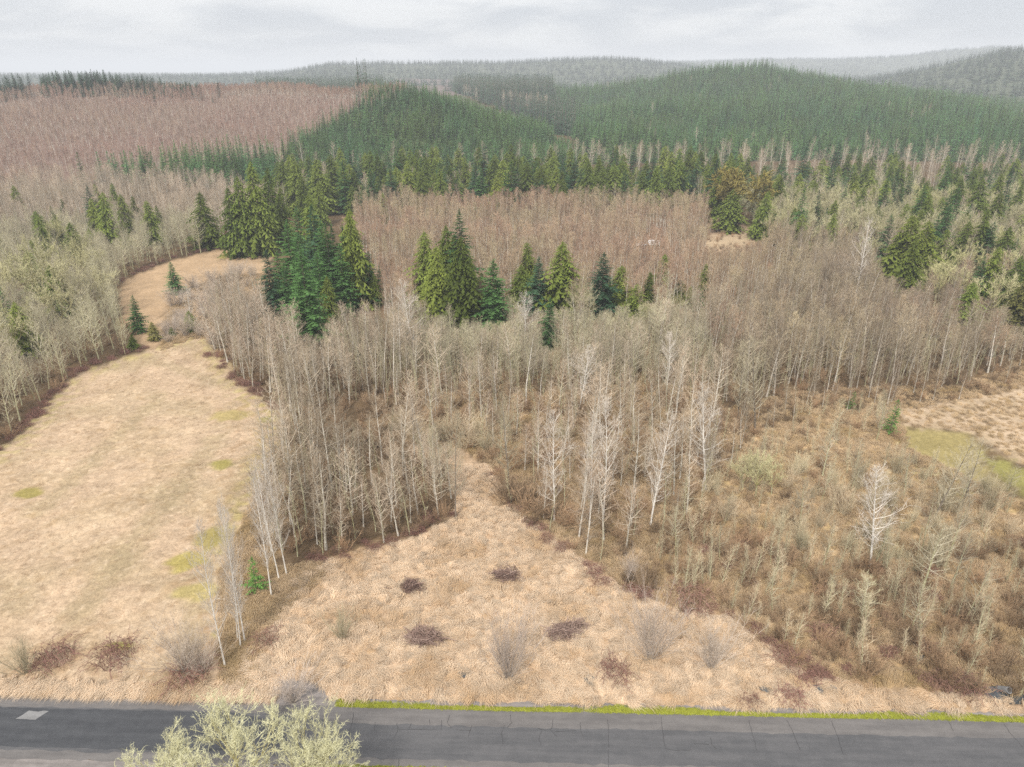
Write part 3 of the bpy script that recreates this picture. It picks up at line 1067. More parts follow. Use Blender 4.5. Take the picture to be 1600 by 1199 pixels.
M['asphalt_old'] = asphalt('asphalt_old', (0.098, 0.090, 0.085), (0.130, 0.119, 0.111))
M['asphalt_mid'] = asphalt('asphalt_mid', (0.066, 0.065, 0.066), (0.088, 0.085, 0.085))
M['asphalt_new'] = asphalt('asphalt_new', (0.041, 0.042, 0.045), (0.056, 0.057, 0.060))
M['gravel'] = asphalt('gravel', (0.13, 0.115, 0.105), (0.21, 0.185, 0.17))
M['concrete'] = asphalt('concrete', (0.15, 0.146, 0.142), (0.19, 0.185, 0.18))
M['crack'] = plain_mat('crack', (0.045, 0.043, 0.043), 0.9)


def sheet(name, outline, z, mat, parent=None, sub=0.6, wob=0.08, seed=0):
    """flat sheet in road coordinates with slightly uneven edges"""
    r = random.Random(seed)
    pts = []
    n = len(outline)
    for i in range(n):
        a, b = Vector(outline[i]), Vector(outline[(i + 1) % n])
        k = max(1, int((b - a).length / sub))
        for j in range(k):
            p = a.lerp(b, j / k)
            pts.append((p.x + r.gauss(0, wob * 0.4), p.y + r.gauss(0, wob), z))
    me = bpy.data.meshes.new(name)
    me.from_pydata(pts, [], [tuple(range(len(pts)))])
    me.materials.append(mat)
    o = link_obj(name, me, parent)
    if parent is None:
        o.location = ROAD_A
        o.rotation_euler = (0, 0, rang)
    return o


road = sheet('road', [(-140, -ROAD_W), (190, -ROAD_W), (190, 0), (-140, 0)], 0.012, M['asphalt_old'], None, 0.7, 0.05, 1)
tag(road, kind='structure')
su, _ = to_road(450, 1120)
# darker running surface, resurfaced over its full width towards the left
sheet('running_surface', [(-140, -5.9), (190, -6.2), (190, -2.15), (su + 6, -2.1), (su + 2, -1.5), (su - 8, -0.95), (-140, -0.85)], 0.018, M['asphalt_mid'], road, 0.7, 0.07, 2)
sheet('resurfaced_lane', [(-140, -5.6), (su - 10, -5.75), (su + 1.5, -5.3), (su - 1, -2.0), (su - 6, -1.1), (-140, -1.0)], 0.023, M['asphalt_new'], road, 0.7, 0.05, 3)
u0, v0 = to_road(24, 1124); u1, v1 = to_road(76, 1112)
sheet('pale_patch', [(u0, v0), (u1 - 0.7, v0), (u1, v1), (u0 + 0.7, v1)], 0.029, M['concrete'], road, 0.5, 0.04, 4)

# gravel turnout and shoulder
ap = [to_road(x, y) for x, y in [(355, 1096), (400, 1084), (418, 1072), (440, 1064), (470, 1061), (496, 1068), (508, 1080), (514, 1092), (522, 1106), (372, 1106)]]
apron = sheet('gravel_apron', ap, 0.008, M['gravel'], None, 0.35, 0.12, 5)
tag(apron, kind='structure')
sh = sheet('road_shoulder', [(-140, -0.2), (190, -0.2), (190, 1.15), (su + 8, 0.95), (su + 4, 0.8), (su, 0.9), (-140, 1.0)], 0.005, M['gravel'], None, 0.5, 0.16, 6)
tag(sh, kind='structure')
sh2 = sheet('near_shoulder', [(-140, -ROAD_W - 1.5), (190, -ROAD_W - 1.5), (190, -ROAD_W + 0.15), (-140, -ROAD_W + 0.15)], 0.006, M['gravel'], None, 0.5, 0.14, 7)
tag(sh2, kind='structure')


def crack(path, w=0.05):
    pts = [Vector(to_road(*p)) for p in path]
    r = random.Random(int(path[0][0]))
    dense = []
    for a, b in zip(pts[:-1], pts[1:]):
        k = max(2, int((b - a).length / 0.25))
        for j in range(k):
            dense.append(a.lerp(b, j / k) + Vector((r.gauss(0, 0.03), r.gauss(0, 0.02))))
    dense.append(pts[-1])
    v, f = [], []
    for i, p in enumerate(dense):
        d = dense[min(i + 1, len(dense) - 1)] - dense[max(i - 1, 0)]
        nrm = Vector((-d.y, d.x)).normalized() * (w * 0.5 * r.uniform(0.6, 1.3))
        v += [(p.x + nrm.x, p.y + nrm.y, 0.034), (p.x - nrm.x, p.y - nrm.y, 0.034)]
    for i in range(len(dense) - 1):
        f.append((2 * i, 2 * i + 1, 2 * i + 3, 2 * i + 2))
    me = bpy.data.meshes.new('crack')
    me.from_pydata(v, [], f)
    me.materials.append(M['crack'])
    link_obj('crack', me, road)


for path in [
    [(553, 1114), (550, 1130), (545, 1148)], [(586, 1128), (585, 1142)], [(620, 1130), (622, 1140), (616, 1153)],
    [(622, 1141), (650, 1140), (682, 1141)], [(643, 1131), (639, 1140)], [(702, 1117), (699, 1130), (705, 1138)], [(690, 1126), (689, 1141)],
    [(671, 1124), (672, 1133)], [(737, 1134), (734, 1145), (731, 1153)], [(798, 1117), (799, 1130), (793, 1138)], [(789, 1134), (784, 1146), (786, 1163)],
    [(712, 1141), (735, 1142)], [(840, 1138), (848, 1141), (860, 1141), (870, 1151)], [(864, 1125), (863, 1135), (860, 1141)], [(847, 1142), (842, 1152), (844, 1165)],
    [(868, 1144), (900, 1142)], [(906, 1129), (908, 1143), (911, 1153)], [(949, 1124), (951, 1145), (951, 1169)], [(1033, 1120), (1035, 1142), (1039, 1168)],
    [(1039, 1170), (1055, 1173), (1080, 1172)], [(1170, 1126), (1176, 1147), (1183, 1173)], [(1230, 1126), (1240, 1146), (1250, 1172)], [(1299, 1127), (1309, 1151), (1318, 1180)],
    [(1483, 1129), (1490, 1143)], [(1568, 1132), (1580, 1148), (1598, 1168)], [(1110, 1153), (1112, 1164), (1120, 1171)], [(1085, 1162), (1108, 1164)], [(623, 1186), (622, 1199)], [(950, 1172), (951, 1199)],
]:
    crack(path, 0.034)

# ------------------------------------------------------------------ prototypes


def pair(gen, tm, cm, nm):
    T, C = gen
    return [('trunk', T.mesh(nm + '_trunk', tm)), ('crown', C.mesh(nm + '_crown', cm))]


def recolour(parts, tm, cm):
    out = []
    for (pn, me), mt in zip(parts, (tm, cm)):
        m2 = me.copy(); m2.materials.clear(); m2.materials.append(mt)
        out.append((pn, m2))
    return out


P = {}
H0 = {'alder': 15.0, 'white': 16.0, 'maple': 12.0, 'fir': 24.0, 'cedar': 22.0, 'young': 10.0, 'sapling': 5.0}
P['alder'] = [pair(gen_alder(10 + i, 15, 0.16 + 0.09 * (i % 3), 0.21 + 0.035 * (i % 2), 36, 6, 4, 0.022, 0.5, 0.05, (14, 54), 0.9), M['bark_pale'], M['alder_twig'], 'alder') for i in range(6)]
P['alder_red'] = [pair(gen_alder(30 + i, 15, 0.32 + 0.08 * (i % 3), 0.17, 30, 6, 5, 0.030, 0.5, 0.03, (25, 60), 0.9), M['bark_pale'], M['alder_red'], 'alder_red') for i in range(5)]
P['alder_rose'] = [recolour(p, M['bark_pale'], M['alder_rose']) for p in P['alder_red']]
P['alder_pale'] = [recolour(p, M['bark_moss'], M['alder_pale']) for p in P['alder'][:4]]
P['pole'] = [pair(gen_alder(90 + i, 11, 0.3, 0.10, 16, 4, 3, 0.022, 0.7, 0.05, (30, 65), 1.0, 0.06), M['bark_moss'], M['alder_pale'], 'pole') for i in range(4)]
P['alder_brown'] = [recolour(p, M['bark_brown'], M['alder_brown']) for p in P['alder']]
P['white'] = [pair(gen_alder(50 + i, 16, 0.2, 0.25, 40, 8, 6, 0.022, 0.6, 0.05, (15, 55), 0.9), M['bark_white'], M['white_twig'], 'white') for i in range(5)]
P['dark'] = [recolour(p, M['bark_dark'], M['alder_pale']) for p in P['white'][:3]]
P['maple'] = [pair(gen_spread(70 + i, 12, 4, (5, 4, 4, 5), 0.6, 1.0, 0.07, 5), M['bark_moss'], M['lichen'], 'maple') for i in range(4)]
P['bigmaple'] = [pair(gen_spread(80 + i, 12.5, 5, (7, 4, 4, 4, 4), 0.62, 0.9, 0.030, 6, 0.22, 0.35, 0.66, 0.42), M['bark_moss'], M['lichen_bright'], 'lichen_tree') for i in range(3)]
P['golden'] = [pair(gen_spread(95, 12, 4, (7, 5, 5, 5), 0.7, 1.0, 0.20, 9, 0.22, 0.25), M['bark_dark'], M['golden_moss'], 'golden')]
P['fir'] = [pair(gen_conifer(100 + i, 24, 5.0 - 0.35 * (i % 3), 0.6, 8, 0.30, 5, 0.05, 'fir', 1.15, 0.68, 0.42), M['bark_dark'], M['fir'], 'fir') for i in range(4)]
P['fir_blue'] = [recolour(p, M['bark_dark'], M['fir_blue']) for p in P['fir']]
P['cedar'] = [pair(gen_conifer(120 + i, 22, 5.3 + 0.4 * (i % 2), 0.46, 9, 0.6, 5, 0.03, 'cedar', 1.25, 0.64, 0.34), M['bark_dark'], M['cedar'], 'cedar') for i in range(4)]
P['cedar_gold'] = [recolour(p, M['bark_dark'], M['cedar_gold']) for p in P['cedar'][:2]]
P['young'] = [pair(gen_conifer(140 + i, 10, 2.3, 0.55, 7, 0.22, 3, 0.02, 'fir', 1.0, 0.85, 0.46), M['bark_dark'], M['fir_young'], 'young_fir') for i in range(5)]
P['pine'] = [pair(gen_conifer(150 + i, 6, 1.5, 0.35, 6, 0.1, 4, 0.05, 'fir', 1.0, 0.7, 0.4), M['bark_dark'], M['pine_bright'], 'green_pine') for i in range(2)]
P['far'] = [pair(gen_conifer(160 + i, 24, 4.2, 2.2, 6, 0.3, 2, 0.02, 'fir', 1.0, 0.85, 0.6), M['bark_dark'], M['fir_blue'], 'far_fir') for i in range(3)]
P['sapling'] = [pair(gen_alder(180 + i, 5, 0.08, 0.24, 26, 4, 4, 0.013, 0.6, 0.08, (25, 65), 1.0), M['bark_moss'], M['sapling'], 'sapling') for i in range(5)]
WILLOW = [gen_shrub(200 + i, 7.0, 40, 0.95, 0.019, 13, 0.85).mesh('willow', M['willow']) for i in range(3)]
OLIVE = [gen_shrub(210 + i, 3.6, 34, 0.9, 0.018, 10, 1.0).mesh('olive_shrub', M['sapling']) for i in range(3)]
BRUSH = [gen_shrub(220 + i, 2.2, 22, 0.9, 0.018, 7, 1.0).mesh('brush', M['brown_brush']) for i in range(4)]
BRAM = [gen_bramble(230 + i).mesh('bramble', M['bramble']) for i in range(3)]
TUFT = [gen_tuft(240 + i, 54, (0.5, 1.3), 0.36, 1.0, 0.022, 0.34, 0.27).mesh('tuft', M['straw']) for i in range(4)]
FTUFT = [gen_tuft(250 + i, 40, (0.15, 0.4), 0.5, 0.7, 0.016, 0.10).mesh('field_tuft', M['field_straw']) for i in range(3)]
BTUFT = [gen_tuft(260 + i, 40, (0.5, 1.0), 0.4, 0.8, 0.028, 0.4).mesh('brown_tuft', M['brown_grass']) for i in range(3)]
MOSS = [gen_tuft(270 + i, 40, (0.08, 0.2), 0.22, 0.6, 0.03, 0.09).mesh('moss_tuft', M['moss']) for i in range(2)]


def meshes(protos):
    return [[me for _, me in p] for p in protos]


def H_from_px(px, pb, pt):
    """foot on the ground at the base pixel, height from the top pixel"""
    x, y, z = hit(px, pb)
    d = ray(px, pt)
    top = CAM_H + d[2] / d[1] * y
    return (x, y, z), max(top - z, 1.0)


used = {}
SHOW = []


def put(kind, px, pb, pt, label, cat='tree', name=None, group=None, wide=1.0, i=None, tilt=None):
    loc, h = H_from_px(px, pb, pt)
    k0 = {'alder': 15, 'alder_brown': 15, 'alder_red': 15, 'alder_rose': 15, 'alder_pale': 15, 'white': 16, 'dark': 16, 'maple': 12, 'bigmaple': 12.5, 'fir': 24, 'fir_blue': 24,
          'cedar': 22, 'cedar_gold': 22, 'golden': 12, 'young': 10, 'pine': 6, 'sapling': 5}[kind]
    nm = name or {'alder': 'alder_tree', 'alder_red': 'alder_tree', 'alder_rose': 'alder_tree', 'alder_pale': 'alder_tree', 'white': 'birch_tree', 'dark': 'alder_tree', 'maple': 'maple_tree',
                  'bigmaple': 'maple_tree', 'fir': 'fir_tree', 'fir_blue': 'fir_tree', 'cedar': 'cedar_tree', 'cedar_gold': 'cedar_tree', 'golden': 'maple_tree', 'young': 'fir_tree', 'pine': 'pine_tree', 'sapling': 'sapling'}[kind]
    used[kind] = used.get(kind, -1) + 1
    pr = P[kind][(used[kind] if i is None else i) % len(P[kind])]
    s = h / k0
    t = tilt or (random.gauss(0, 0.02), random.gauss(0, 0.02))
    return place(nm, pr, loc, random.uniform(0, 6.28), (s * wide, s * wide, s), label, cat, group, t)


# ------------------------------------------------------------------ single trees one can point at
for k, px, pb, pt, wd, lab in [
    ('fir_blue', 430, 500, 398, 0.9, 'slim blue-green fir at the field end of the tall conifer clump'),
    ('fir', 462, 480, 355, 0.95, 'tall dark fir behind the slim blue-green fir in the clump'),
    ('fir_blue', 500, 455, 330, 1.0, 'tallest blue-green fir in the middle of the big conifer clump'),
    ('fir', 487, 540, 402, 1.1, 'broad green fir standing out in front of the big conifer clump'),
    ('fir', 522, 482, 362, 1.0, 'dark green fir between the tallest fir and the cedars of the clump'),
    ('cedar', 556, 480, 338, 0.8, 'tall olive-topped cedar at the alder side of the big conifer clump'),
    ('fir', 566, 475, 370, 1.15, 'broad shaggy green fir against the cedars of the big clump'),
    ('cedar', 515, 505, 437, 0.9, 'short olive cedar tucked at the foot of the big conifer clump'),
    ('cedar', 587, 478, 430, 0.9, 'small yellow-green cedar at the edge of the big conifer clump'),
    ('cedar', 667, 480, 370, 1.0, 'round-topped olive cedar beginning the middle conifer group'),
    ('cedar', 684, 505, 393, 0.95, 'pointed yellow-green cedar in front of the middle conifer group'),
    ('cedar', 700, 470, 360, 0.9, 'olive cedar at the back of the middle conifer group'),
    ('fir', 722, 472, 338, 0.95, 'tallest dark green fir of the middle conifer group'),
    ('cedar', 726, 512, 380, 1.0, 'large pointed cedar in front of the tallest middle fir'),
    ('fir', 771, 515, 413, 1.3, 'dark green fir standing a little apart beside the middle group'),
    ('cedar', 716, 516, 468, 0.8, 'low bright green cedar at the foot of the large pointed cedar'),
    ('cedar', 824, 452, 384, 1.3, 'olive cedar at the back of the loose row of conifers'),
    ('cedar', 815, 480, 418, 1.35, 'short olive cedar in front of its taller twin in the loose row'),
    ('fir_blue', 839, 492, 408, 1.25, 'blue-green fir beside the short olive cedar of the loose row'),
    ('fir', 856, 548, 472, 1.1, 'dark slim fir with drooping boughs among grey alders'),
    ('cedar', 877, 492, 386, 1.3, 'pointed olive cedar in the middle of the loose row'),
    ('fir_blue', 938, 494, 402, 1.25, 'dense blue-green fir in the loose row of conifers'),
    ('cedar', 965, 482, 420, 1.5, 'rounded yellow-green cedar touching the dense blue-green fir'),
    ('cedar', 992, 500, 448, 1.6, 'round bushy yellow-green cedar at the end of the loose row'),
    ('cedar', 1035, 446, 401, 1.2, 'small dark pointed cedar below the white camper'),
    ('cedar', 1076, 480, 449, 1.3, 'small round green cedar among reddish alder tops'),
    ('cedar', 325, 388, 306, 1.1, 'leaning dark olive cedar at the head of the field tail'),
    ('cedar', 372, 400, 300, 0.9, 'olive cedar at the field side of the cedar grove'),
    ('cedar', 388, 400, 284, 0.85, 'tall olive cedar in the middle of the cedar grove'),
    ('cedar', 410, 398, 262, 0.8, 'tallest olive cedar at the back of the cedar grove'),
    ('cedar', 428, 380, 270, 0.8, 'dark cedar at the far side of the cedar grove'),
    ('fir_blue', 152, 366, 296, 1.1, 'dark blue-green fir above the west alder wood'),
    ('cedar', 174, 382, 306, 1.0, 'olive cedar next to the dark blue-green fir in the west wood'),
    ('cedar', 200, 366, 308, 1.1, 'short olive cedar on the far side of the dark fir'),
    ('cedar', 243, 382, 318, 1.1, 'lone olive cedar above the pale edge of the west wood'),
    ('cedar', 72, 396, 334, 1.2, 'broad olive cedar behind the lichened maples'),
    ('cedar', 96, 388, 338, 1.0, 'small olive cedar beside the broad one behind the maples'),
    ('cedar', 122, 412, 352, 1.2, 'yellow-green cedar among grey alder tops in the west wood'),
    ('cedar', 45, 555, 478, 1.1, 'yellow-green cedar in the pale alders by the field edge'),
    ('fir', 18, 525, 452, 1.1, 'dark fir deep in the pale alders of the west wood'),
    ('cedar', 62, 470, 398, 1.1, 'dark cedar between the lichened maples of the west wood'),
    ('cedar', 1100, 452, 415, 1.3, 'dark green cedar in the reddish alders past the round bushy cedar'),
    ('cedar', 1060, 472, 438, 1.4, 'low olive cedar beside the small round green cedar'),
    ('fir', 1098, 486, 445, 1.2, 'small dark fir past the small round green cedar'),
    ('cedar', 1012, 472, 428, 1.2, 'olive cedar behind the round bushy cedar'),
    ('cedar', 100, 500, 420, 1.0, 'dark green cedar beneath the lichened maples'),
    ('cedar', 480, 352, 282, 0.9, 'olive cedar above the big conifer clump'),
    ('cedar', 502, 352, 290, 0.9, 'pale olive cedar beside the one above the big clump'),
    ('fir_blue', 757, 312, 236, 1.2, 'tall dark fir rising out of the conifer belt'),
    ('fir_blue', 536, 302, 252, 1.0, 'dark fir beside bare pale trees below the plantation'),
    ('fir_blue', 1300, 292, 226, 1.0, 'tall dark fir rising from the foot of the large green hill'),
    ('fir_blue', 1246, 312, 236, 1.0, 'tall dark slim fir between the golden-brown tree and the lichened maples'),
    ('fir_blue', 1320, 330, 264, 1.1, 'dark pointed fir behind the yellow lichened maple'),
    ('fir', 1430, 372, 296, 1.1, 'dark green fir among yellow lichened maples'),
    ('fir', 1478, 382, 301, 1.3, 'broad rich green fir among yellow lichened maples'),
    ('cedar', 1516, 365, 284, 1.2, 'broad olive cedar behind the rich green fir'),
    ('cedar', 1405, 440, 345, 1.35, 'broad dark cedar above the brown alder wood'),
    ('cedar', 1432, 448, 352, 1.25, 'dark cedar leaning on its broad neighbour above the brown alders'),
    ('golden', 1150, 352, 266, 0.95, 'big round golden-brown tree at the end of the straw clearing'),
    ('cedar', 1118, 348, 278, 1.2, 'dark cedar beside the big round golden-brown tree'),
    ('cedar', 1138, 362, 300, 1.5, 'dark low cedar in front of the big round golden-brown tree'),
    ('fir_blue', 1596, 318, 282, 1.3, 'dark fir at the far edge of the maple flat'),
    ('cedar', 1505, 508, 445, 1.3, 'olive cedar poking out above the brown alder wood'),
    ('cedar_gold', 1585, 515, 440, 1.4, 'golden-brown cedar by the edge of the brown alder wood'),
    ('fir', 276, 459, 413, 1.25, 'lone bushy fir standing in the tail of the straw field'),
    ('fir', 217, 520, 466, 1.05, 'small fir at the gap between the two straw fields'),
    ('cedar_gold', 243, 532, 505, 1.4, 'tiny golden cedar in the gap between the fields'),
    ('cedar', 209, 546, 525, 1.5, 'tiny green cedar at the field edge under the small fir'),
    ('cedar', 270, 525, 512, 1.5, 'tiny dark green bush-like cedar beside the golden one'),
    ('cedar', 300, 518, 488, 1.5, 'low green cedar among grey shrubs at the field gap'),
    ('pine', 401, 925, 876, 0.85, 'bright green young pine behind the white birches near the road'),
    ('pine', 1390, 676, 628, 0.8, 'bright green young pine at the edge of the pale field beyond the scrub'),
    ('pine', 1330, 640, 614, 0.9, 'small green pine in front of the brown alder wood'),
    ('fir_blue', 118, 152, 130, 1.2, 'small dark fir alone at the top of the reddish hill'),
]:
    put(k, px, pb, pt - 0.09 * (pb - pt), lab, 'tree', wide=wd * 1.25)
    if pt > 200:
        SHOW.append((px, pb, pt, wd))
for px, pb, pt in [(442, 488, 392), (455, 505, 410), (478, 492, 368), (508, 500, 392), (540, 490, 380), (548, 478, 352), (580, 468, 392), (474, 520, 425), (530, 470, 350), (596, 474, 415), (515, 478, 345)]:
    put('fir', px, pb, pt, 'dark green fir packed inside the big conifer clump', 'tree', group='firs inside the big conifer clump', wide=1.25)
for px, pb, pt in [(675, 470, 385), (692, 485, 402), (712, 470, 365), (740, 490, 405), (708, 495, 420), (752, 495, 425)]:
    put('cedar', px, pb, pt, 'olive cedar packed inside the middle conifer group', 'tree', group='cedars inside the middle conifer group', wide=1.1)
for px, pb, pt, k in [(470, 415, 322, 'fir'), (492, 400, 300, 'cedar'), (550, 412, 330, 'cedar'), (445, 385, 292, 'cedar'), (600, 350, 300, 'cedar'), (570, 345, 285, 'fir')]:
    put(k, px, pb, pt, 'tall ' + k + ' behind the big conifer clump', 'tree', group='tall ' + k + 's behind the big conifer clump', wide=1.15)
for px, pb, pt, k in [(1540, 470, 385, 'cedar'), (1572, 482, 398, 'cedar'), (1594, 470, 375, 'fir'), (1560, 430, 352, 'cedar'), (1530, 425, 345, 'fir'), (1468, 430, 358, 'cedar'), (1494, 420, 345, 'cedar'), (1380, 408, 335, 'fir'), (1362, 385, 322, 'cedar'),
                      (1605, 405, 335, 'cedar'), (1452, 405, 335, 'fir'), (1415, 462, 372, 'cedar'), (1390, 438, 360, 'cedar'), (1520, 470, 400, 'fir'), (1340, 350, 290, 'cedar'), (1225, 330, 275, 'fir'), (1265, 335, 282, 'cedar'), (1390, 330, 275, 'fir'), (1550, 330, 275, 'cedar')]:
    put(k, px, pb, pt, 'dark ' + k + ' among the lichened maples above the brown alder wood', 'tree', group='dark ' + k + 's above the brown alder wood', wide=1.35)
    SHOW.append((px, pb, pt, 1.0))
for px, pb, pt in [(1460, 478, 405), (1502, 488, 412), (1545, 505, 425), (1582, 465, 395), (1440, 455, 398), (1600, 505, 435), (1480, 450, 385), (1560, 455, 388), (1350, 420, 365), (1525, 445, 380)]:
    put('maple', px, pb, pt, 'tall yellow lichened maple above the brown alder wood', 'tree', group='tall lichened maples above the brown alder wood', wide=1.1)
    SHOW.append((px, pb, pt, 0.8))
for (px, pb, pt) in [(184, 148, 129), (239, 156, 140), (315, 154, 133), (343, 150, 127), (333, 158, 148)]:
    put('fir_blue', px, pb + 3, pt, 'small dark fir standing alone among reddish alders on the hill', 'tree', group='lone firs on the reddish hill', wide=1.3)

WH = [
    (352, 1042, 835, 0.6, 'leaning white birch nearest the gravel turnout', (0, -0.10)),
    (376, 1012, 800, 0.5, 'tall straight white birch in the row beside the field', (0, -0.05)),
    (383, 1005, 790, 0.5, 'white birch doubled behind the tall straight one beside the field', (0, -0.04)),
    (371, 1000, 850, 0.5, 'short thin white birch between the leaning and the straight ones', (0, -0.06)),
    (424, 930, 740, 0.55, 'white birch beside the bright green young pine', (0, -0.03)),
    (436, 905, 720, 0.6, 'white birch behind the bright green pine at the wood corner', None),
    (448, 898, 715, 0.6, 'slim white birch at the corner of the birch wood', None),
    (1016, 822, 650, 0.9, 'clean white-stemmed birch at the edge of the straw meadow inlet', (0.0, 0.04)),
    (866, 815, 655, 0.9, 'white birch with forked top beside the dark underbrush', None),
    (921, 822, 660, 0.85, 'white birch leaning towards the clearing', (0, 0.06)),
    (942, 815, 625, 0.8, 'tall white birch with long bare stem in the open wood', (0, 0.05)),
    (1103, 768, 608, 1.1, 'wide white tree with spreading arms by the lichened bushes', (0, 0.03)),
    (1358, 890, 738, 1.3, 'wide white tree alone in the brown thicket', (0, 0.04)),
    (905, 640, 540, 1.3, 'pale forked tree in front of the grey alder wall', None),
    (820, 560, 462, 1.4, 'bare spreading tree with thick pale limbs in front of the dark slim fir', None),
    (1040, 622, 520, 1.0, 'pale slim tree standing in front of the brown wood', None),
    (650, 560, 440, 1.2, 'tall bushy pinkish bare tree rising out of the alder wood', None),
    (1335, 470, 345, 0.9, 'tall white snag-like tree above the brown alder wood', None),
    (300, 512, 445, 1.0, 'slim white tree among shrubs at the field gap', None),
]
for j, (px, pb, pt, wd, lab, tl) in enumerate(WH):
    put('white', px, pb, pt, lab, 'tree', wide=wd, tilt=tl)
for px, pb, pt, wd, lab, tl in [
    (1152, 660, 535, 0.9, 'dark-stemmed bare tree in the straw clearing beside its leaning twin', (0, 0.02)),
    (1180, 672, 530, 1.0, 'leaning dark-stemmed bare tree in the straw clearing', (0, 0.08)),
    (1458, 815, 690, 1.2, 'dark-stemmed tree with a pale broad head by the olive grass', (0, 0.12)),
    (1500, 800, 690, 1.1, 'grey broad-headed tree beside the dark-stemmed one', (0, 0.14)),
    (1515, 795, 720, 1.0, 'small leaning grey tree at the edge of the olive grass', (0, 0.2)),
    (692, 800, 670, 0.8, 'dark-footed bare tree at the tip of the birch wood', None),
    (712, 808, 650, 0.7, 'thin dark-footed bare tree alone at the meadow inlet', None),
    (797, 765, 620, 0.9, 'grey bare tree over the dark underbrush', None),
]:
    put('dark', px, pb, pt, lab, 'tree', wide=wd, tilt=tl)

for px, pb, pt in [(905, 505, 440), (918, 500, 452), (1005, 520, 470), (1050, 500, 455), (800, 505, 462), (850, 530, 490), (960, 530, 490), (1090, 520, 480), (985, 545, 500), (1150, 470, 420), (620, 530, 480), (635, 545, 500)]:
    put('maple', px, pb, pt, 'pale lichened tree between the loose row of conifers and the alders', 'tree', group='lichened trees by the loose conifer row', wide=0.8)
for px, pb, pt, wd, lab in [
    (78, 492, 372, 1.0, 'lichened maple with pale arching limbs in the west wood'),
    (118, 505, 400, 0.9, 'pale lichened maple beside the arching one near the field'),
    (25, 505, 400, 0.9, 'lichened maple with a wide head in the west wood'),
    (428, 372, 328, 1.0, 'white lichened maple between the cedar grove and the big clump'),
    (1292, 352, 294, 1.2, 'yellow lichened maple in front of the dark pointed fir'),
    (790, 548, 500, 1.2, 'pale lichened tree beside the bare spreading one'),
    (1180, 778, 705, 1.1, 'yellow-green lichened bush tree in the straw clearing'),
    (1160, 768, 715, 0.9, 'smaller lichened bush tree beside the yellow-green one'),
    (1205, 772, 722, 0.9, 'dark-hearted lichened bush tree on the thicket side'),
]:
    put('maple', px, pb, pt, lab, 'tree', wide=wd)

# lichen-covered trees on the camera's side of the road
for j, (x, y, h, wd, lab) in enumerate([
    (-23.2, 43.3, 13.0, 1.1, 'tall lichen-covered tree with pale green twigs beside the road'),
    (-17.6, 42.9, 12.6, 1.0, 'lichen-covered tree on the moss-verge side of the roadside pair'),
    (-29.5, 42.6, 9.9, 1.1, 'lower lichen-covered tree reaching over the dark asphalt'),
]):
    s = h / 12.5
    place('maple_tree', P['bigmaple'][j], (x, y, 0), 1.3 * j, (s * wd, s * wd, s), lab, 'tree')

# ------------------------------------------------------------------ woods
alder_rec = []     # (size, kind, loc, scale, stand)


def stand(kind, poly, spacing, Y0, Y1, hmin, hmax, key, keep=1.0, avoid=None, h0=15.0, wide=(1.0, 1.55)):
    p, px, py = scatter(poly, spacing, Y0, Y1, keep=keep, avoid=avoid)
    h = (hmin * 0.8 + (hmax * 1.06 - hmin * 0.8) * rng.beta(1.7, 1.5, len(p))) * (1 + 0.16 * vnoise(p[:, 0], p[:, 1], 24, 9))
    w = rng.uniform(*wide, len(p))
    out = []
    cap = cap_heights(p, h, px, py)
    for i in range(len(p)):
        hh = cap[i]
        if hh > 0:
            out.append((kind, tuple(p[i]), hh / h0, w[i] * (h[i] / hh) ** 0.5, key, px[i], py[i], hh))
    return out


def trailer_gap(px, py):
    return (px > 1003) & (px < 1046) & (py > 374) & (py < 412)


def clump_gap(px, py):   # the conifers stand here
    return in_poly(px, py, [(415, 520), (600, 490), (610, 430), (420, 430)]) | ((px > 650) & (px < 790) & (py > 455) & (py < 522))


PROTECT = [
    ([(185, 505), (185, 436), (250, 412), (340, 388), (420, 392), (412, 428), (340, 425), (240, 515)], 520),
    ([(1090, 384), (1115, 364), (1190, 352), (1200, 370), (1160, 384)], 388),
    ([(1405, 640), (1500, 624), (1600, 602), (1600, 725), (1515, 672)], 640),
]
for _px, _pb, _pt, wd_ in SHOW:
    hh_ = _pb - _pt
    w_ = 0.17 * hh_ * wd_
    PROTECT.append(([(_px - w_, _pb - 0.12 * hh_), (_px - 0.2 * w_, _pt), (_px + 0.2 * w_, _pt), (_px + w_, _pb - 0.12 * hh_)], _pb))


def cap_heights(p, h, px, py):
    """trees standing before an open view of the conifers or the clearings are lower ones"""
    out = np.zeros(len(p))
    todo = np.ones(len(p), bool)
    for f in (1.0, 0.85, 0.72, 0.6, 0.48):
        bad = np.zeros(len(p), bool)
        for g in (1.0, 0.8, 0.6):
            a, b, _ = project(p[:, 0], p[:, 1], p[:, 2] + h * f * g)
            for pl, low in PROTECT:
                bad |= in_poly(a, b, pl) & (py > low - 2)
        ok = todo & ~bad
        out[ok] = h[ok] * f
        todo &= bad
    return out


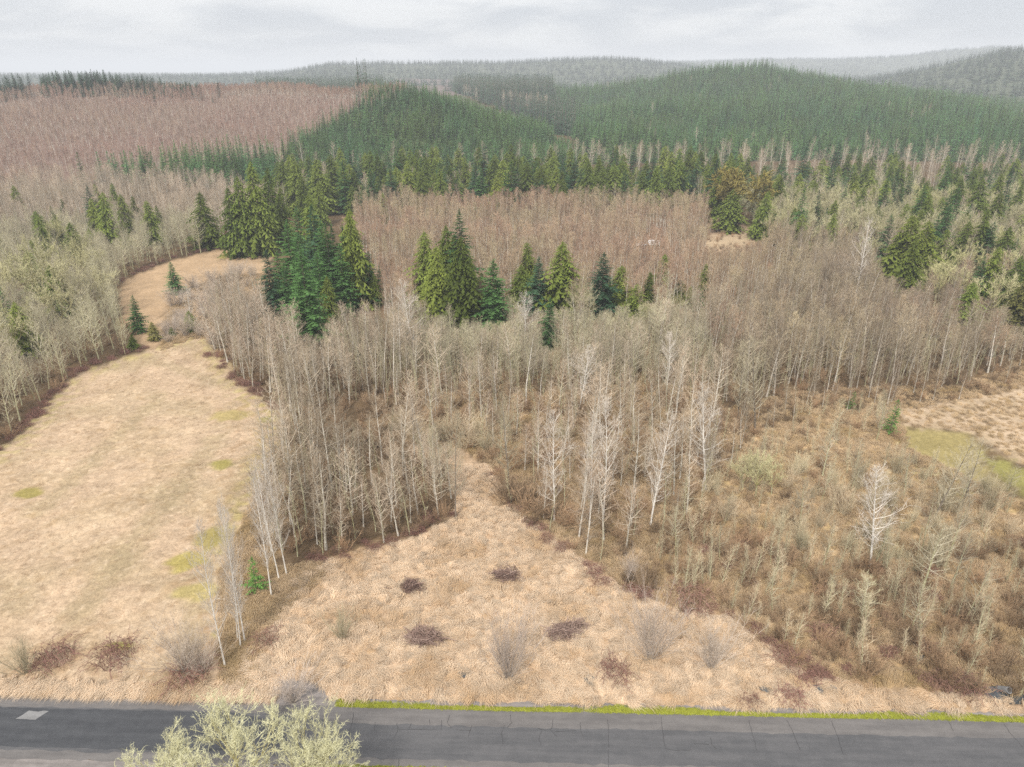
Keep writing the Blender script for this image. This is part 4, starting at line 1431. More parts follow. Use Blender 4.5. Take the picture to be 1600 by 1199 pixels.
trees = []
trees += stand('alder', W_D, 3.5, 80, 210, 7, 15.5, 'D', avoid=lambda a, b: in_poly(a, b, [(500, 705), (640, 720), (660, 650), (580, 632), (500, 650)]))
trees += stand('alder', W_E, 5.2, 80, 210, 6.5, 14.5, 'E')
trees += stand('alder_pale', [(640, 530), (640, 600), (1130, 610), (1100, 560), (1100, 500), (900, 520), (700, 530)], 3.4, 120, 210, 8, 12.5, 'E2')
trees += stand('alder_pale', Z_THICK, 7.6, 50, 125, 5, 10, 'T', keep=0.85)
trees += stand('alder_pale', Z_RCLEAR, 8.5, 70, 170, 5, 10, 'T', keep=0.8)
trees += stand('alder_pale', W_WEST, 3.6, 60, 330, 10, 13.5, 'W')
trees += stand('alder', W_NW, 4.0, 250, 440, 10, 13, 'NW')
trees += stand('alder_red', W_F, 3.4, 160, 390, 10.5, 13.5, 'F', avoid=lambda a, b: trailer_gap(a, b) | in_poly(a, b, Z_CCLEAR))
trees += stand('alder_brown', W_G, 3.5, 130, 330, 10, 14, 'G')
trees += stand('alder_brown', Z_STRIP, 4.6, 90, 200, 4.5, 9, 'G', keep=0.8)
trees += stand('alder_red', W_G, 7.0, 130, 330, 10, 14, 'G2')

LAB = {
    'D': ('slender grey alder between the straw field and the meadow', 'alders between the straw field and the meadow'),
    'E': ('grey-brown alder in the open wood above the meadow', 'alders in the open wood above the meadow'),
    'E2': ('pale lichen-grey alder in the stems below the conifer row', 'alders below the conifer row'),
    'T': ('small grey bare tree rising above the brown roadside thicket', 'small trees in the roadside thicket'),
    'W': ('pale lichen-grey alder in the wood west of the straw field', 'alders of the west wood'),
    'NW': ('grey bare alder behind the west wood', 'alders behind the west wood'),
    'F': ('reddish-topped alder in the stand behind the conifer row', 'reddish alders behind the conifer row'),
    'G': ('grey-brown alder in the dense wood beyond the straw clearing', 'alders beyond the straw clearing'),
    'G2': ('reddish-twigged alder in the wood beyond the straw clearing', 'reddish alders beyond the straw clearing'),
}


def visible_size(t):
    px, py, h = t[5], t[6], t[7]
    x, y, z = t[1]
    s = h / math.sqrt(x * x + y * y + CAM_H ** 2)
    return s if (-10 < px < 1610 and py < 1199) else -1


quota = {'T': 60, 'D': 110, 'E': 60, 'E2': 25, 'W': 50, 'F': 12, 'G': 28, 'G2': 6, 'NW': 5}
rest = {}
for key in LAB:
    ts = sorted([t for t in trees if t[4] == key], key=visible_size, reverse=True)
    q = min(quota[key], sum(1 for t in ts if visible_size(t) > 0))
    for j, (kind, loc, s, w, _, px, py, h) in enumerate(ts[:q]):
        tl = (random.gauss(0, 0.03), random.gauss(0, 0.03))
        look = 'leaning ' if math.hypot(*tl) > 0.055 else ('tall ' if h > 13.2 else ('low ' if h < 9.5 else ''))
        look2 = ' with a wide head' if w > 1.45 else (' with a narrow head' if w < 1.08 else '')
        place('alder_tree', P[kind][j % len(P[kind])], loc, random.uniform(0, 6.28), (s * w, s * w, s), look + LAB[key][0] + look2, 'tree', look + LAB[key][1] + look2, tl)
    rest[key] = ts[q:]


def stuff_from(name, label, ts, protos):
    if not ts:
        return
    Pn = np.array([t[1] for t in ts])
    sc = np.array([[t[2] * t[3], t[2] * t[3], t[2]] for t in ts])
    make_stuff(name, label, 'wood', Pn, rng.uniform(0, 6.28, len(ts)), sc, meshes(protos), 0.025)


stuff_from('alder_wood', 'dense grey leafless wood between the field and the meadow', rest['D'] + rest['E'], P['alder'])
stuff_from('alder_wood', 'pale lichen-grey leafless wood along the straw field', rest['W'] + rest['E2'] + rest['T'], P['alder_pale'])
stuff_from('alder_wood', 'grey leafless wood behind the west wood', rest['NW'], P['alder'])
stuff_from('alder_wood', 'reddish leafless stand behind the row of conifers', rest['F'], P['alder_red'])
stuff_from('alder_wood', 'grey-brown leafless wood beyond the straw clearing', rest['G'] + rest['G2'], P['alder_brown'] + P['alder_red'][:2])

# thin poles crowded between the bigger trees
pp = []
for poly, sp, y0, y1 in ((W_D, 3.0, 80, 210), (W_E, 4.6, 80, 210), ([(440, 520), (560, 600), (640, 620), (1130, 610), (1130, 500), (900, 520), (700, 530)], 2.0, 120, 210), (W_G, 2.8, 130, 230)):
    q, qx, qy = scatter(poly, sp, y0, y1, keep=0.85, xk=1.0, avoid=lambda a, b: in_poly(a, b, [(500, 705), (640, 720), (660, 650), (580, 632), (500, 650)]))
    hq = 4 + 6.5 * rng.beta(1.6, 1.6, len(q))
    hq = cap_heights(q, hq, qx, qy)
    pp.append(np.concatenate([q[hq > 0], hq[hq > 0, None]], 1))
pp = np.concatenate(pp)
make_stuff('pole_thicket', 'thin pale poles crowded between the alders', 'wood', pp[:, :3], rng.uniform(0, 6.28, len(pp)), np.stack([pp[:, 3] / 11 * 1.3, pp[:, 3] / 11 * 1.3, pp[:, 3] / 11], 1), meshes(P['pole']), 0.05)

# left hill: reddish alder plantation
p, px, py = scatter(W_HILL, 4.3, 330, 800, keep=0.92, xk=1.1)
h = rng.uniform(7.5, 11, len(p)) / 15 * (1 + 0.1 * vnoise(p[:, 0], p[:, 1], 50, 4))
make_stuff('alder_hillside', 'reddish leafless alder plantation covering the long low hill', 'wood', p, rng.uniform(0, 6.28, len(p)), np.stack([h * 1.25, h * 1.25, h], 1), meshes(P['alder_rose']), 0.02)
# plantation hill
p, px, py = scatter(W_K, 4.4, 440, 720)
h = rng.uniform(7.5, 13.5, len(p)) / 10 * (1 + 0.15 * vnoise(p[:, 0], p[:, 1], 40, 41))
make_stuff('fir_plantation', 'even green plantation of young firs on the smaller green hill', 'forest', p, rng.uniform(0, 6.28, len(p)), h, meshes(P['young']), 0.02)
# band of young conifers running to the left
p, px, py = scatter(W_KB, 4.6, 360, 520, keep=0.85)
h = rng.uniform(10, 18, len(p)) / 10
make_stuff('fir_band', 'narrow band of green conifers at the foot of the reddish hill', 'forest', p, rng.uniform(0, 6.28, len(p)), h, meshes(P['young']) + meshes(P['cedar'][:0]), 0.02)
# right hill
p, px, py = scatter(W_L, 5.6, 440, 1180, xk=1.2)
m_ = (rng.random(len(p)) < 0.985 - 0.12 * (py > 238))
pc = p[m_]
pc = pc[vnoise(pc[:, 0], pc[:, 1], 35, 42) > rng.normal(-0.95, 0.2, len(pc))]
h = (9 + 10 * rng.beta(1.5, 2.2, len(pc))) / 10 * (1 + 0.22 * vnoise(pc[:, 0], pc[:, 1], 60, 43)) * np.where(rng.random(len(pc)) < 0.08, 1.22, 1.0)
make_stuff('fir_forest', 'hazy blue-green conifer forest covering the large green hill', 'forest', pc, rng.uniform(0, 6.28, len(pc)), h, meshes(P['young']), 0.02)
pa = p[~m_][::5]
h = rng.uniform(11, 16, len(pa)) / 15
make_stuff('alder_fringe', 'scattered bare pale trees along the foot of the large green hill', 'wood', pa, rng.uniform(0, 6.28, len(pa)), np.stack([h * 1.2, h * 1.2, h], 1), meshes(P['alder'][:3]), 0.03)
# conifer belt behind the reddish stand: individuals, with bare trees between
p, px, py = scatter(W_P, 7.0, 300, 520, keep=0.95)
n_con = 0
for i in np.argsort(-py):
    if -5 < px[i] < 1605 and n_con < 285 and rng.random() < 0.72:
        k = ['cedar', 'cedar', 'fir', 'fir_blue', 'cedar'][rng.integers(0, 5)]
        hh = rng.uniform(14, 26)
        s = hh / (22 if k == 'cedar' else 24)
        lab = {'cedar': 'olive cedar in the belt below the green hills', 'fir': 'green fir in the belt below the green hills', 'fir_blue': 'dark fir in the belt below the green hills'}[k]
        sz = 'tall ' if hh > 22 else ('short ' if hh < 17.5 else 'middling ')
        wd = rng.uniform(1.1, 1.5)
        sh_ = ' with a broad skirt' if wd > 1.36 else (' with a slim outline' if wd < 1.22 else '')
        place('cedar_tree' if k == 'cedar' else 'fir_tree', P[k][n_con % 4], tuple(p[i]), rng.uniform(0, 6.28), (s * wd, s * wd, s), sz + lab + sh_, 'tree', sz + 'trees of the conifer belt, ' + k.replace('_', ' ') + sh_)
        n_con += 1
p, px, py = scatter(W_P, 12.0, 300, 520, keep=0.7)
h = rng.uniform(12, 19, len(p)) / 15
make_stuff('alder_belt', 'bare pale trees filling the gaps of the conifer belt', 'wood', p, rng.uniform(0, 6.28, len(p)), np.stack([h * 1.15, h * 1.15, h], 1), meshes(P['alder'][:4]), 0.03)
# maple flat on the right
p, px, py = scatter(W_H, 6.8, 200, 460, keep=0.9)
n_m = 0
for i in np.argsort(-py):
    if -5 < px[i] < 1605 and n_m < 150 and rng.random() < 0.7:
        s = rng.uniform(11, 15) / 12
        sz = 'tall ' if s > 1.14 else ('low ' if s < 1.02 else 'middling ')
        place('maple_tree', P['maple'][n_m % 4], tuple(p[i]), rng.uniform(0, 6.28), s, sz + 'yellow-grey lichened maple on the flat below the large green hill', 'tree', sz + 'lichened maples on the flat')
        n_m += 1
p, px, py = scatter(W_H, 7.0, 200, 460, keep=0.8)
h = rng.uniform(10, 15, len(p)) / 15
make_stuff('alder_flat', 'grey leafless trees between the lichened maples', 'wood', p, rng.uniform(0, 6.28, len(p)), np.stack([h * 1.15, h * 1.15, h], 1), meshes(P['alder_pale'] + P['alder'][:3]), 0.03)
p, px, py = scatter(W_H, 9.5, 200, 460, keep=0.55)
for i in range(len(p)):
    if -5 < px[i] < 1605:
        s = rng.uniform(11, 21) / 22
        sz = 'tall ' if s > 0.82 else ('short ' if s < 0.63 else 'middling ')
        if i % 3:
            place('cedar_tree', P['cedar'][i % 4], tuple(p[i]), rng.uniform(0, 6.28), (s * 1.3, s * 1.3, s), sz + 'olive cedar scattered among the lichened maples', 'tree', sz + 'cedars among the lichened maples')
        else:
            place('fir_tree', P['fir'][i % 4], tuple(p[i]), rng.uniform(0, 6.28), (s * 1.2, s * 1.2, s), sz + 'dark fir scattered among the lichened maples', 'tree', sz + 'firs among the lichened maples')

for kind, poly, sp, kp, lab, gr, h0, hr in (('cedar', [(-60, 420), (30, 330), (160, 330), (260, 340), (300, 372), (180, 400), (120, 440), (0, 470)], 15, 0.6, 'olive cedar rising out of the west alder wood', 'cedars in the west wood', 22, (11, 17)),
                                    ('maple', [(-60, 560), (0, 400), (150, 395), (180, 430), (170, 500), (100, 540), (0, 620)], 11, 0.6, 'yellow-green lichened maple inside the west wood', 'lichened maples in the west wood', 12, (11, 15))):
    p, px, py = scatter(poly, sp, 130, 400, keep=kp)
    for i in range(len(p)):
        s = rng.uniform(*hr) / h0
        place(kind + '_tree', P[kind][i % 4], tuple(p[i]), rng.uniform(0, 6.28), (s * 1.1, s * 1.1, s), lab, 'tree', gr)
# firs along the top of the left hill
rid = []
for k in range(180):
    px_ = random.choice([random.uniform(-120, 48), random.uniform(66, 320), random.uniform(66, 320)])
    Y = random.uniform(640, 700)
    X = at_depth(px_, 140, Y)[0]
    rid.append((X, Y))
rid = np.array(rid)
rid = rid[np.argsort(rid[:, 1])]
zz = ground_z(rid[:, 0], rid[:, 1])
n_rid, back = 0, []
for i in range(len(rid)):
    ppx, ppy, _ = project(rid[i, 0], rid[i, 1], zz[i])
    hh = (20 if ppx < 60 else np.interp(ppx, [60, 150, 250, 320], [18, 18, 15, 11])) * random.uniform(0.8, 1.08)
    s = hh / 24
    if ppx < -4 or n_rid >= 78:
        back.append((rid[i, 0], rid[i, 1], zz[i], s))
        continue
    n_rid += 1
    lab, gr = ('dark fir in the block at the end of the reddish ridge', 'firs at the end of the reddish ridge') if ppx < 60 else ('dark fir in the row along the crest of the reddish ridge', 'firs along the crest of the reddish ridge')
    place('fir_tree', P['fir_blue'][i % 4], (rid[i, 0], rid[i, 1], zz[i]), random.uniform(0, 6.28), (s * 1.25, s * 1.25, s), lab, 'tree', gr)

back = np.array(back)
make_stuff('fir_wood', 'dark fir wood behind the crest of the reddish ridge', 'forest', back[:, :3], rng.uniform(0, 6.28, len(back)), np.stack([back[:, 3] * 1.25, back[:, 3] * 1.25, back[:, 3]], 1), meshes(P['fir_blue']), 0.02)

# valley between the hills and woods further back
pts = rng.uniform((-900, 640), (700, 1500), (26000, 2))
z = ground_z(pts[:, 0], pts[:, 1])
px, py, _ = project(pts[:, 0], pts[:, 1], z)
ok = (px > 560) & (px < 900) & (py < 250) & ~in_poly(px, py, W_K) | ((px > 400) & (px <= 600) & (pts[:, 1] > 900))
ok &= ~((px > 850) & (pts[:, 1] > 900) & in_poly(px, py, W_L))
pts, z, px, py = pts[ok], z[ok], px[ok], py[ok]
sel = vnoise(pts[:, 0], pts[:, 1], 160, 5) > -0.62
v = np.stack([pts[:, 0], pts[:, 1], z], 1)
h = rng.uniform(20, 32, sel.sum()) / 24
make_stuff('valley_firs', 'dark hazy conifers in the valley between the green hills', 'forest', v[sel], rng.uniform(0, 6.28, sel.sum()), h, meshes(P['far']), 0.01)
h = rng.uniform(13, 18, (~sel).sum()) / 15
make_stuff('valley_alders', 'bare greyish trees in the valley between the green hills', 'wood', v[~sel], rng.uniform(0, 6.28, (~sel).sum()), np.stack([h * 1.3, h * 1.3, h], 1), meshes(P['alder'][:3]), 0.02)
# far hills
d_ = rng.uniform(1400 ** 1.2, 6200 ** 1.2, 60000) ** (1 / 1.2)
a_ = rng.uniform(-0.85, 0.85, 60000)
X, Y = d_ * np.sin(a_), d_ * np.cos(a_)
z = ground_z(X, Y)
px, py, _ = project(X, Y, z)
bare = in_poly(px, py, [(570, 150), (620, 122), (735, 124), (760, 150)]) & (d_ < 1900)
ok = (vnoise(X, Y, 420, 6) > -0.75) & (~bare | (rng.random(len(X)) < 0.3))
far = np.stack([X, Y, z], 1)[ok]
h = rng.uniform(13, 19, len(far)) / 24
make_stuff('far_forest', 'hazy forest on the distant hills', 'forest', far, rng.uniform(0, 6.28, len(far)), np.stack([h * 2.2, h * 2.2, h], 1), meshes(P['far']), 0)

# ------------------------------------------------------------------ white camper among the alders
def ring(mb, c, ax, rad, half, n=14):
    base = len(mb.v)
    for s in (-half, half):
        for k in range(n):
            g = 2 * math.pi * k / n
            mb.v.append(Vector(c) + (Vector((math.cos(g) * rad, s, math.sin(g) * rad)) if ax == 'y' else Vector((s, math.cos(g) * rad, math.sin(g) * rad))))
            mb.t.append(0)
    for k in range(n):
        mb.f.append((base + k, base + (k + 1) % n, base + n + (k + 1) % n, base + n + k))
    mb.f.append(tuple(base + k for k in range(n))[::-1])
    mb.f.append(tuple(base + n + k for k in range(n)))


M['white_paint'] = plain_mat('white_paint', (0.78, 0.78, 0.77), 0.5, 0.06)
M['window_dark'] = plain_mat('window_dark', (0.03, 0.035, 0.04), 0.15, 0.1, 2, 0.5)
M['rubber'] = plain_mat('rubber', (0.03, 0.03, 0.03), 0.85)
M['grey_metal'] = plain_mat('grey_metal', (0.35, 0.35, 0.36), 0.5)


def camper():
    x, y, z = hit(1021, 384)
    e = place('camper_trailer', [], (x, y, z), 0.12, 0.75, 'white camper trailer parked among bare alders', 'trailer')
    b = MB()
    prof = [(-2.6, 0.55), (2.6, 0.55), (2.75, 1.3), (2.55, 2.4), (2.2, 2.75), (-2.3, 2.75), (-2.65, 2.4), (-2.75, 1.1)]
    for s in (-1.15, 1.15):
        for (a, c) in prof:
            b.v.append(Vector((a, s, c))); b.t.append(0)
    n = len(prof)
    for i in range(n):
        b.f.append((i, (i + 1) % n, n + (i + 1) % n, n + i))
    b.f.append(tuple(range(n))[::-1]); b.f.append(tuple(range(n, 2 * n)))
    link_obj('body', b.mesh('body', M['white_paint']), e)
    for (wx, ww) in ((-1.5, 0.9), (1.45, 1.1)):
        w = MB(); w.box((wx, -1.17, 1.9), (ww, 0.05, 0.6)); link_obj('window', w.mesh('window', M['window_dark']), e)
    d = MB(); d.box((0.1, -1.17, 1.5), (0.7, 0.05, 1.75)); dr = link_obj('door', d.mesh('door', M['grey_metal']), e)
    for wx in (-0.5, 0.35):
        for s in (-1.05, 1.05):
            w = MB(); ring(w, (wx, s, 0.33), 'y', 0.33, 0.11); link_obj('wheel', w.mesh('wheel', M['rubber']), e)
    t = MB(); t.tube([Vector((2.6, 0.5, 0.5)), Vector((3.7, 0, 0.5)), Vector((2.6, -0.5, 0.5))], [0.05] * 3, 5); link_obj('drawbar', t.mesh('drawbar', M['grey_metal']), e)
    a = MB(); a.box((-0.4, 0, 2.86), (0.8, 0.7, 0.22)); link_obj('roof_vent', a.mesh('roof_vent', M['white_paint']), e)
    e2 = place('parked_truck', [], (x - 5.0, y - 1.5, z), 0.2, 0.85, 'white pickup truck parked beside the camper trailer', 'truck')
    b = MB()
    prof = [(-2.5, 0.5), (2.5, 0.5), (2.55, 0.95), (1.3, 1.1), (0.7, 1.8), (-0.6, 1.85), (-0.8, 1.15), (-2.5, 1.12)]
    for s in (-0.9, 0.9):
        for (a_, c) in prof:
            b.v.append(Vector((a_, s, c))); b.t.append(0)
    for i in range(len(prof)):
        n = len(prof)
        b.f.append((i, (i + 1) % n, n + (i + 1) % n, n + i))
    b.f.append(tuple(range(n))[::-1]); b.f.append(tuple(range(n, 2 * n)))
    link_obj('body', b.mesh('body', M['white_paint']), e2)
    w = MB(); w.box((0.0, -0.92, 1.5), (1.1, 0.04, 0.42)); link_obj('window', w.mesh('window', M['window_dark']), e2)
    for wx in (-1.6, 1.6):
        for s in (-0.82, 0.82):
            w = MB(); ring(w, (wx, s, 0.36), 'y', 0.36, 0.11); link_obj('wheel', w.mesh('wheel', M['rubber']), e2)


camper()

# ------------------------------------------------------------------ brush piles
PILES = []


def brush_pile(px, py, wpx, lab, seed):
    r = random.Random(seed)
    x, y, z = hit(px, py)
    dist = math.sqrt(x * x + y * y + CAM_H ** 2)
    rad = wpx / 2 * dist / FPX
    PILES.append((x, y, rad))
    z += 0.12
    e = place('brush_pile', [], (x, y, z), r.uniform(-0.4, 0.4), (r.uniform(1.05, 1.25), r.uniform(0.75, 0.95), 1.0), lab, 'brush pile')
    mass = MB()
    lobes = [(r.gauss(0, 0.35) * rad, r.gauss(0, 0.3) * rad, r.uniform(0.45, 0.8)) for _ in range(4)]

    def top(x_, y_):
        return max(rad * 0.62 * q_ * max(0.0, 1 - ((x_ - a_) ** 2 + (y_ - b_) ** 2) / (rad * q_) ** 2) for a_, b_, q_ in lobes)
    n = 0
    while n < 420:
        x_, y_ = r.gauss(0, 0.5) * rad, r.gauss(0, 0.45) * rad
        tp = top(x_, y_)
        if tp <= 0.02 and r.random() > 0.06:
            continue
        n += 1
        b = r.uniform(0, 6.283)
        d = Vector((math.cos(b), math.sin(b), r.gauss(-0.05, 0.3))).normalized()
        L = rad * r.uniform(0.25, 0.8)
        c = Vector((x_, y_, tp * r.random() + 0.05))
        mass.tube([c - d * L * 0.5, c + rv(r, 0.04), c + d * L * 0.5 + rv(r, 0.08)], [0.022, 0.028, 0.008], 3, r.random() * 0.6, r.random())
    tag(link_obj('twigs', mass.mesh('twigs', M['stick']), e), kind='stuff')
    for k in range(18):
        s = MB()
        x_, y_ = r.gauss(0, 0.35) * rad, r.gauss(0, 0.3) * rad
        c = Vector((x_, y_, top(x_, y_) + 0.06))
        b = r.uniform(0, 6.283)
        d = Vector((math.cos(b), math.sin(b), r.gauss(-0.1, 0.22))).normalized()
        L = rad * r.uniform(0.7, 1.4)
        s.tube([c - d * L * 0.5, c + rv(r, 0.05), c + d * L * 0.5], [0.045, 0.04, 0.015], 5, r.random(), r.random())
        link_obj('branch', s.mesh('branch', M['stick']), e)


brush_pile(661, 998, 54, 'large reddish-brown brush pile with pale sticks in the matted meadow', 1)
brush_pile(884, 990, 56, 'reddish brush pile beside the bare willow in the meadow', 2)
brush_pile(789, 900, 46, 'dark brush pile nearest the wood inlet', 3)
brush_pile(640, 918, 42, 'small greyish brush pile at the birch wood side of the meadow', 4)

# ------------------------------------------------------------------ shrubs one can point at


def shrub(mesh, px, pb, pt, h0, lab, name='shrub', wide=1.0, group=None):
    loc, h = H_from_px(px, pb, pt)
    s = h / h0
    e = place(name, [('stems', mesh)], loc, random.uniform(0, 6.28), (s * wide, s * wide, s), lab, 'shrub', group)
    return e


shrub(WILLOW[0], 795, 1062, 958, 7.0, 'bare grey willow standing alone in the matted meadow', 'willow_shrub', 0.8)
shrub(WILLOW[1], 1016, 1030, 922, 7.0, 'bare grey willow in front of the brown thicket', 'willow_shrub', 0.85)
shrub(WILLOW[2], 1112, 1045, 980, 7.0, 'low rounded pinkish willow near the road', 'willow_shrub', 1.25)
shrub(WILLOW[0], 290, 1048, 965, 7.0, 'misty grey willow at the roadside end of the straw field', 'willow_shrub', 1.0)
shrub(WILLOW[1], 318, 1052, 985, 7.0, 'thin grey willow beside the misty one at the roadside', 'willow_shrub', 0.9)
shrub(WILLOW[2], 985, 905, 868, 7.0, 'small grey willow at the corner of the thicket', 'willow_shrub', 1.0)
shrub(WILLOW[0], 458, 1098, 1052, 7.0, 'low domed grey bare bush on the gravel turnout', 'willow_shrub', 1.5)
p, px, py = scatter(Z_GAP, 4.6, 150, 250, keep=0.8)
for i in range(len(p)):
    s = rng.uniform(2.5, 6.0) / 7
    sz = 'tall ' if s > 0.65 else 'low '
    place('willow_shrub', [('stems', WILLOW[i % 3])], tuple(p[i]), rng.uniform(0, 6.28), (s * 1.25, s * 1.25, s), sz + 'grey bare shrub in the gap between the two straw fields', 'shrub', sz + 'shrubs in the field gap')
shrub(OLIVE[0], 40, 1052, 1000, 3.6, 'thin pale sapling bush beside the reddish brambles', 'olive_shrub', 0.8)
shrub(OLIVE[1], 535, 1000, 950, 3.6, 'pale lichened bush at the meadow edge', 'olive_shrub', 0.7)
for px, pb, pt in [(668, 700, 668), (690, 690, 650), (715, 685, 640), (735, 700, 662), (650, 690, 655), (745, 680, 645), (700, 715, 690), (760, 705, 670), (620, 672, 640), (880, 690, 655)]:
    shrub(OLIVE[px % 3], px, pb, pt, 3.6, 'yellow-green lichened bush in the open wood above the inlet', 'olive_shrub', 1.1, 'yellow-green bushes above the meadow inlet')
for px, pb, pt in [(785, 775, 742), (800, 785, 748), (815, 792, 752), (832, 800, 760), (848, 806, 770), (790, 762, 730), (812, 772, 735), (835, 785, 745), (862, 812, 778), (880, 822, 790)]:
    shrub(BRUSH[px % 4], px, pb, pt, 2.2, 'dark tangled bush at the edge of the meadow inlet', 'brush_shrub', 1.3, 'dark bushes beside the meadow inlet')
for px, py, wpx, lab in [(85, 1030, 62, 'reddish bramble mound beside the thin sapling bush'), (184, 1028, 66, 'dark reddish bramble mound by the green patch in the field'),
                         (960, 1052, 60, 'reddish bramble by the ditch water in the meadow'), (1075, 938, 70, 'dark red bramble under the thicket edge'),
                         (1172, 1098, 34, 'small rusty bramble on the road bank'), (1235, 1092, 46, 'rusty bramble beside the small one on the road bank'),
                         (1225, 1035, 50, 'brown bramble where the thicket meets the meadow'), (420, 1000, 50, 'dark bramble beside the white birches'),
                         (300, 1055, 70, 'brown bramble under the misty willow'), (1500, 1075, 60, 'rusty bramble by the dark ditch')]:
    x, y, z = hit(px, py)
    dist = math.sqrt(x * x + y * y + CAM_H ** 2)
    s = wpx / 2 * dist / FPX / 1.6
    place('bramble_bush', [('canes', BRAM[int(px) % 3])], (x, y, z), random.uniform(0, 6.28), (s, s, s * 0.9), lab, 'shrub')

# ------------------------------------------------------------------ thicket on the right: saplings, shrubs, brush, grass
p, px, py = scatter(Z_THICK, 1.7, 50, 125, keep=0.85, xk=1.0)
ok = vnoise(p[:, 0], p[:, 1], 9, 33) > rng.normal(0.18, 0.22, len(p))
p, px, py = p[ok], px[ok], py[ok]
order = np.argsort(p[:, 1])
cnt = 0
rst = []
for i in order:
    s = (2.2 + 5.0 * rng.beta(1.6, 2.0)) / 5
    if -5 < px[i] < 1605 and cnt < 230:
        tl = (random.gauss(0, 0.06), random.gauss(0, 0.06))
        sz = 'tall ' if s > 0.95 else ('low ' if s < 0.65 else '')
        ln = ' leaning over' if math.hypot(*tl) > 0.1 else ''
        place('sapling', P['sapling'][cnt % 5], tuple(p[i]), rng.uniform(0, 6.28), s, sz + 'slender lichen-green sapling' + ln + ' in the brown thicket by the road', 'sapling', sz + 'saplings' + ln + ' in the roadside thicket', tl)
        cnt += 1
    else:
        rst.append((i, s))
ii = [a for a, _ in rst]
make_stuff('sapling_thicket', 'mass of lichen-green saplings further into the brown thicket', 'thicket', p[ii], rng.uniform(0, 6.28, len(ii)), np.array([b for _, b in rst]), meshes(P['sapling']), 0.06)
p, px, py = scatter(Z_RCLEAR + [], 3.4, 70, 170, keep=0.75, xk=1.0)
n_o = 0
for i in range(len(p)):
    if -5 < px[i] < 1605 and n_o < 70:
        s = rng.uniform(2.2, 4.6) / 3.6
        place('olive_shrub', [('stems', OLIVE[i % 3])], tuple(p[i]), rng.uniform(0, 6.28), (s * 0.8, s * 0.8, s), 'dull olive leafless shrub in the straw clearing', 'shrub', 'olive shrubs of the straw clearing')
        n_o += 1
p, px, py = scatter(Z_RCLEAR, 2.2, 70, 170, keep=0.8, xk=1.0)
p = p[vnoise(p[:, 0], p[:, 1], 10, 34) > rng.normal(0.1, 0.25, len(p))]
h = rng.uniform(2.5, 5.0, len(p)) / 5
make_stuff('sapling_scrub', 'thin olive saplings scattered over the straw clearing', 'thicket', p, rng.uniform(0, 6.28, len(p)), h, meshes(P['sapling']), 0.06)

p, px, py = scatter(Z_THICK, 5.5, 50, 90, keep=0.6, xk=1.0)
for i in range(len(p)):
    if -5 < px[i] < 1605:
        s = rng.uniform(0.6, 1.25)
        sz = 'wide ' if s > 1.0 else 'small '
        place('bramble_bush', [('canes', BRAM[i % 3])], tuple(p[i]), rng.uniform(0, 6.28), (s, s * rng.uniform(0.7, 1.2), s), sz + 'rusty bramble mound between the saplings of the thicket', 'shrub', sz + 'brambles in the thicket')
# undergrowth in the woods and the thicket
und = []
for poly, sp, y0, y1, kp in ((W_D, 1.8, 80, 200, 0.85), (W_E, 2.0, 80, 200, 0.85), (Z_THICK, 1.2, 50, 125, 0.95), (W_WEST, 3.0, 60, 250, 0.7), (W_G, 3.0, 130, 240, 0.8), (Z_RCLEAR, 3.4, 70, 170, 0.7), (Z_STRIP, 2.6, 90, 200, 0.8), (W_F, 3.6, 160, 300, 0.7)):
    q, _, _ = scatter(poly, sp, y0, y1, keep=kp, xk=1.0)
    q = q[vnoise(q[:, 0], q[:, 1], 9, 31) + 0.5 * vnoise(q[:, 0], q[:, 1], 3.5, 32) > rng.normal(0.05 if poly in (Z_THICK, Z_RCLEAR) else -0.4, 0.25, len(q))]
    und.append(q)
und = np.concatenate(und)
make_stuff('undergrowth', 'brown leafless undergrowth beneath the woods and in the thicket', 'undergrowth', und, rng.uniform(0, 6.28, len(und)), rng.uniform(0.5, 1.5, len(und)), [[b] for b in BRUSH], 0.1)


# rusty bramble hem along the field side of the woods
def along(pts, n, spread):
    out = []
    g = [hit(*q) for q in pts]
    for a, b in zip(g[:-1], g[1:]):
        L = math.hypot(b[0] - a[0], b[1] - a[1])
        for k in range(max(1, int(L * n))):
            t = random.random()
            out.append((a[0] + (b[0] - a[0]) * t + random.gauss(0, spread), a[1] + (b[1] - a[1]) * t + random.gauss(0, spread)))
    o = np.array(out)
    return np.stack([o[:, 0], o[:, 1], ground_z(o[:, 0], o[:, 1])], 1)


hem = np.concatenate([along([(-200, 830), (0, 700), (45, 656), (120, 578), (230, 542)], 0.7, 0.7), along([(180, 445), (250, 410), (340, 387)], 0.5, 0.8), along([(335, 548), (372, 592), (440, 645)], 0.7, 0.8),
                      along([(470, 890), (560, 857), (640, 842), (712, 802)], 0.6, 1.0), along([(770, 735), (800, 795), (870, 845), (935, 893), (990, 928), (1050, 950), (1130, 960), (1200, 1008), (1260, 1052), (1400, 1078)], 0.5, 1.0)])
make_stuff('bramble_hem', 'reddish bramble hem along the edges of the woods', 'undergrowth', hem, rng.uniform(0, 6.28, len(hem)), rng.uniform(0.5, 1.0, len(hem)), [[b] for b in BRAM], 0.05)

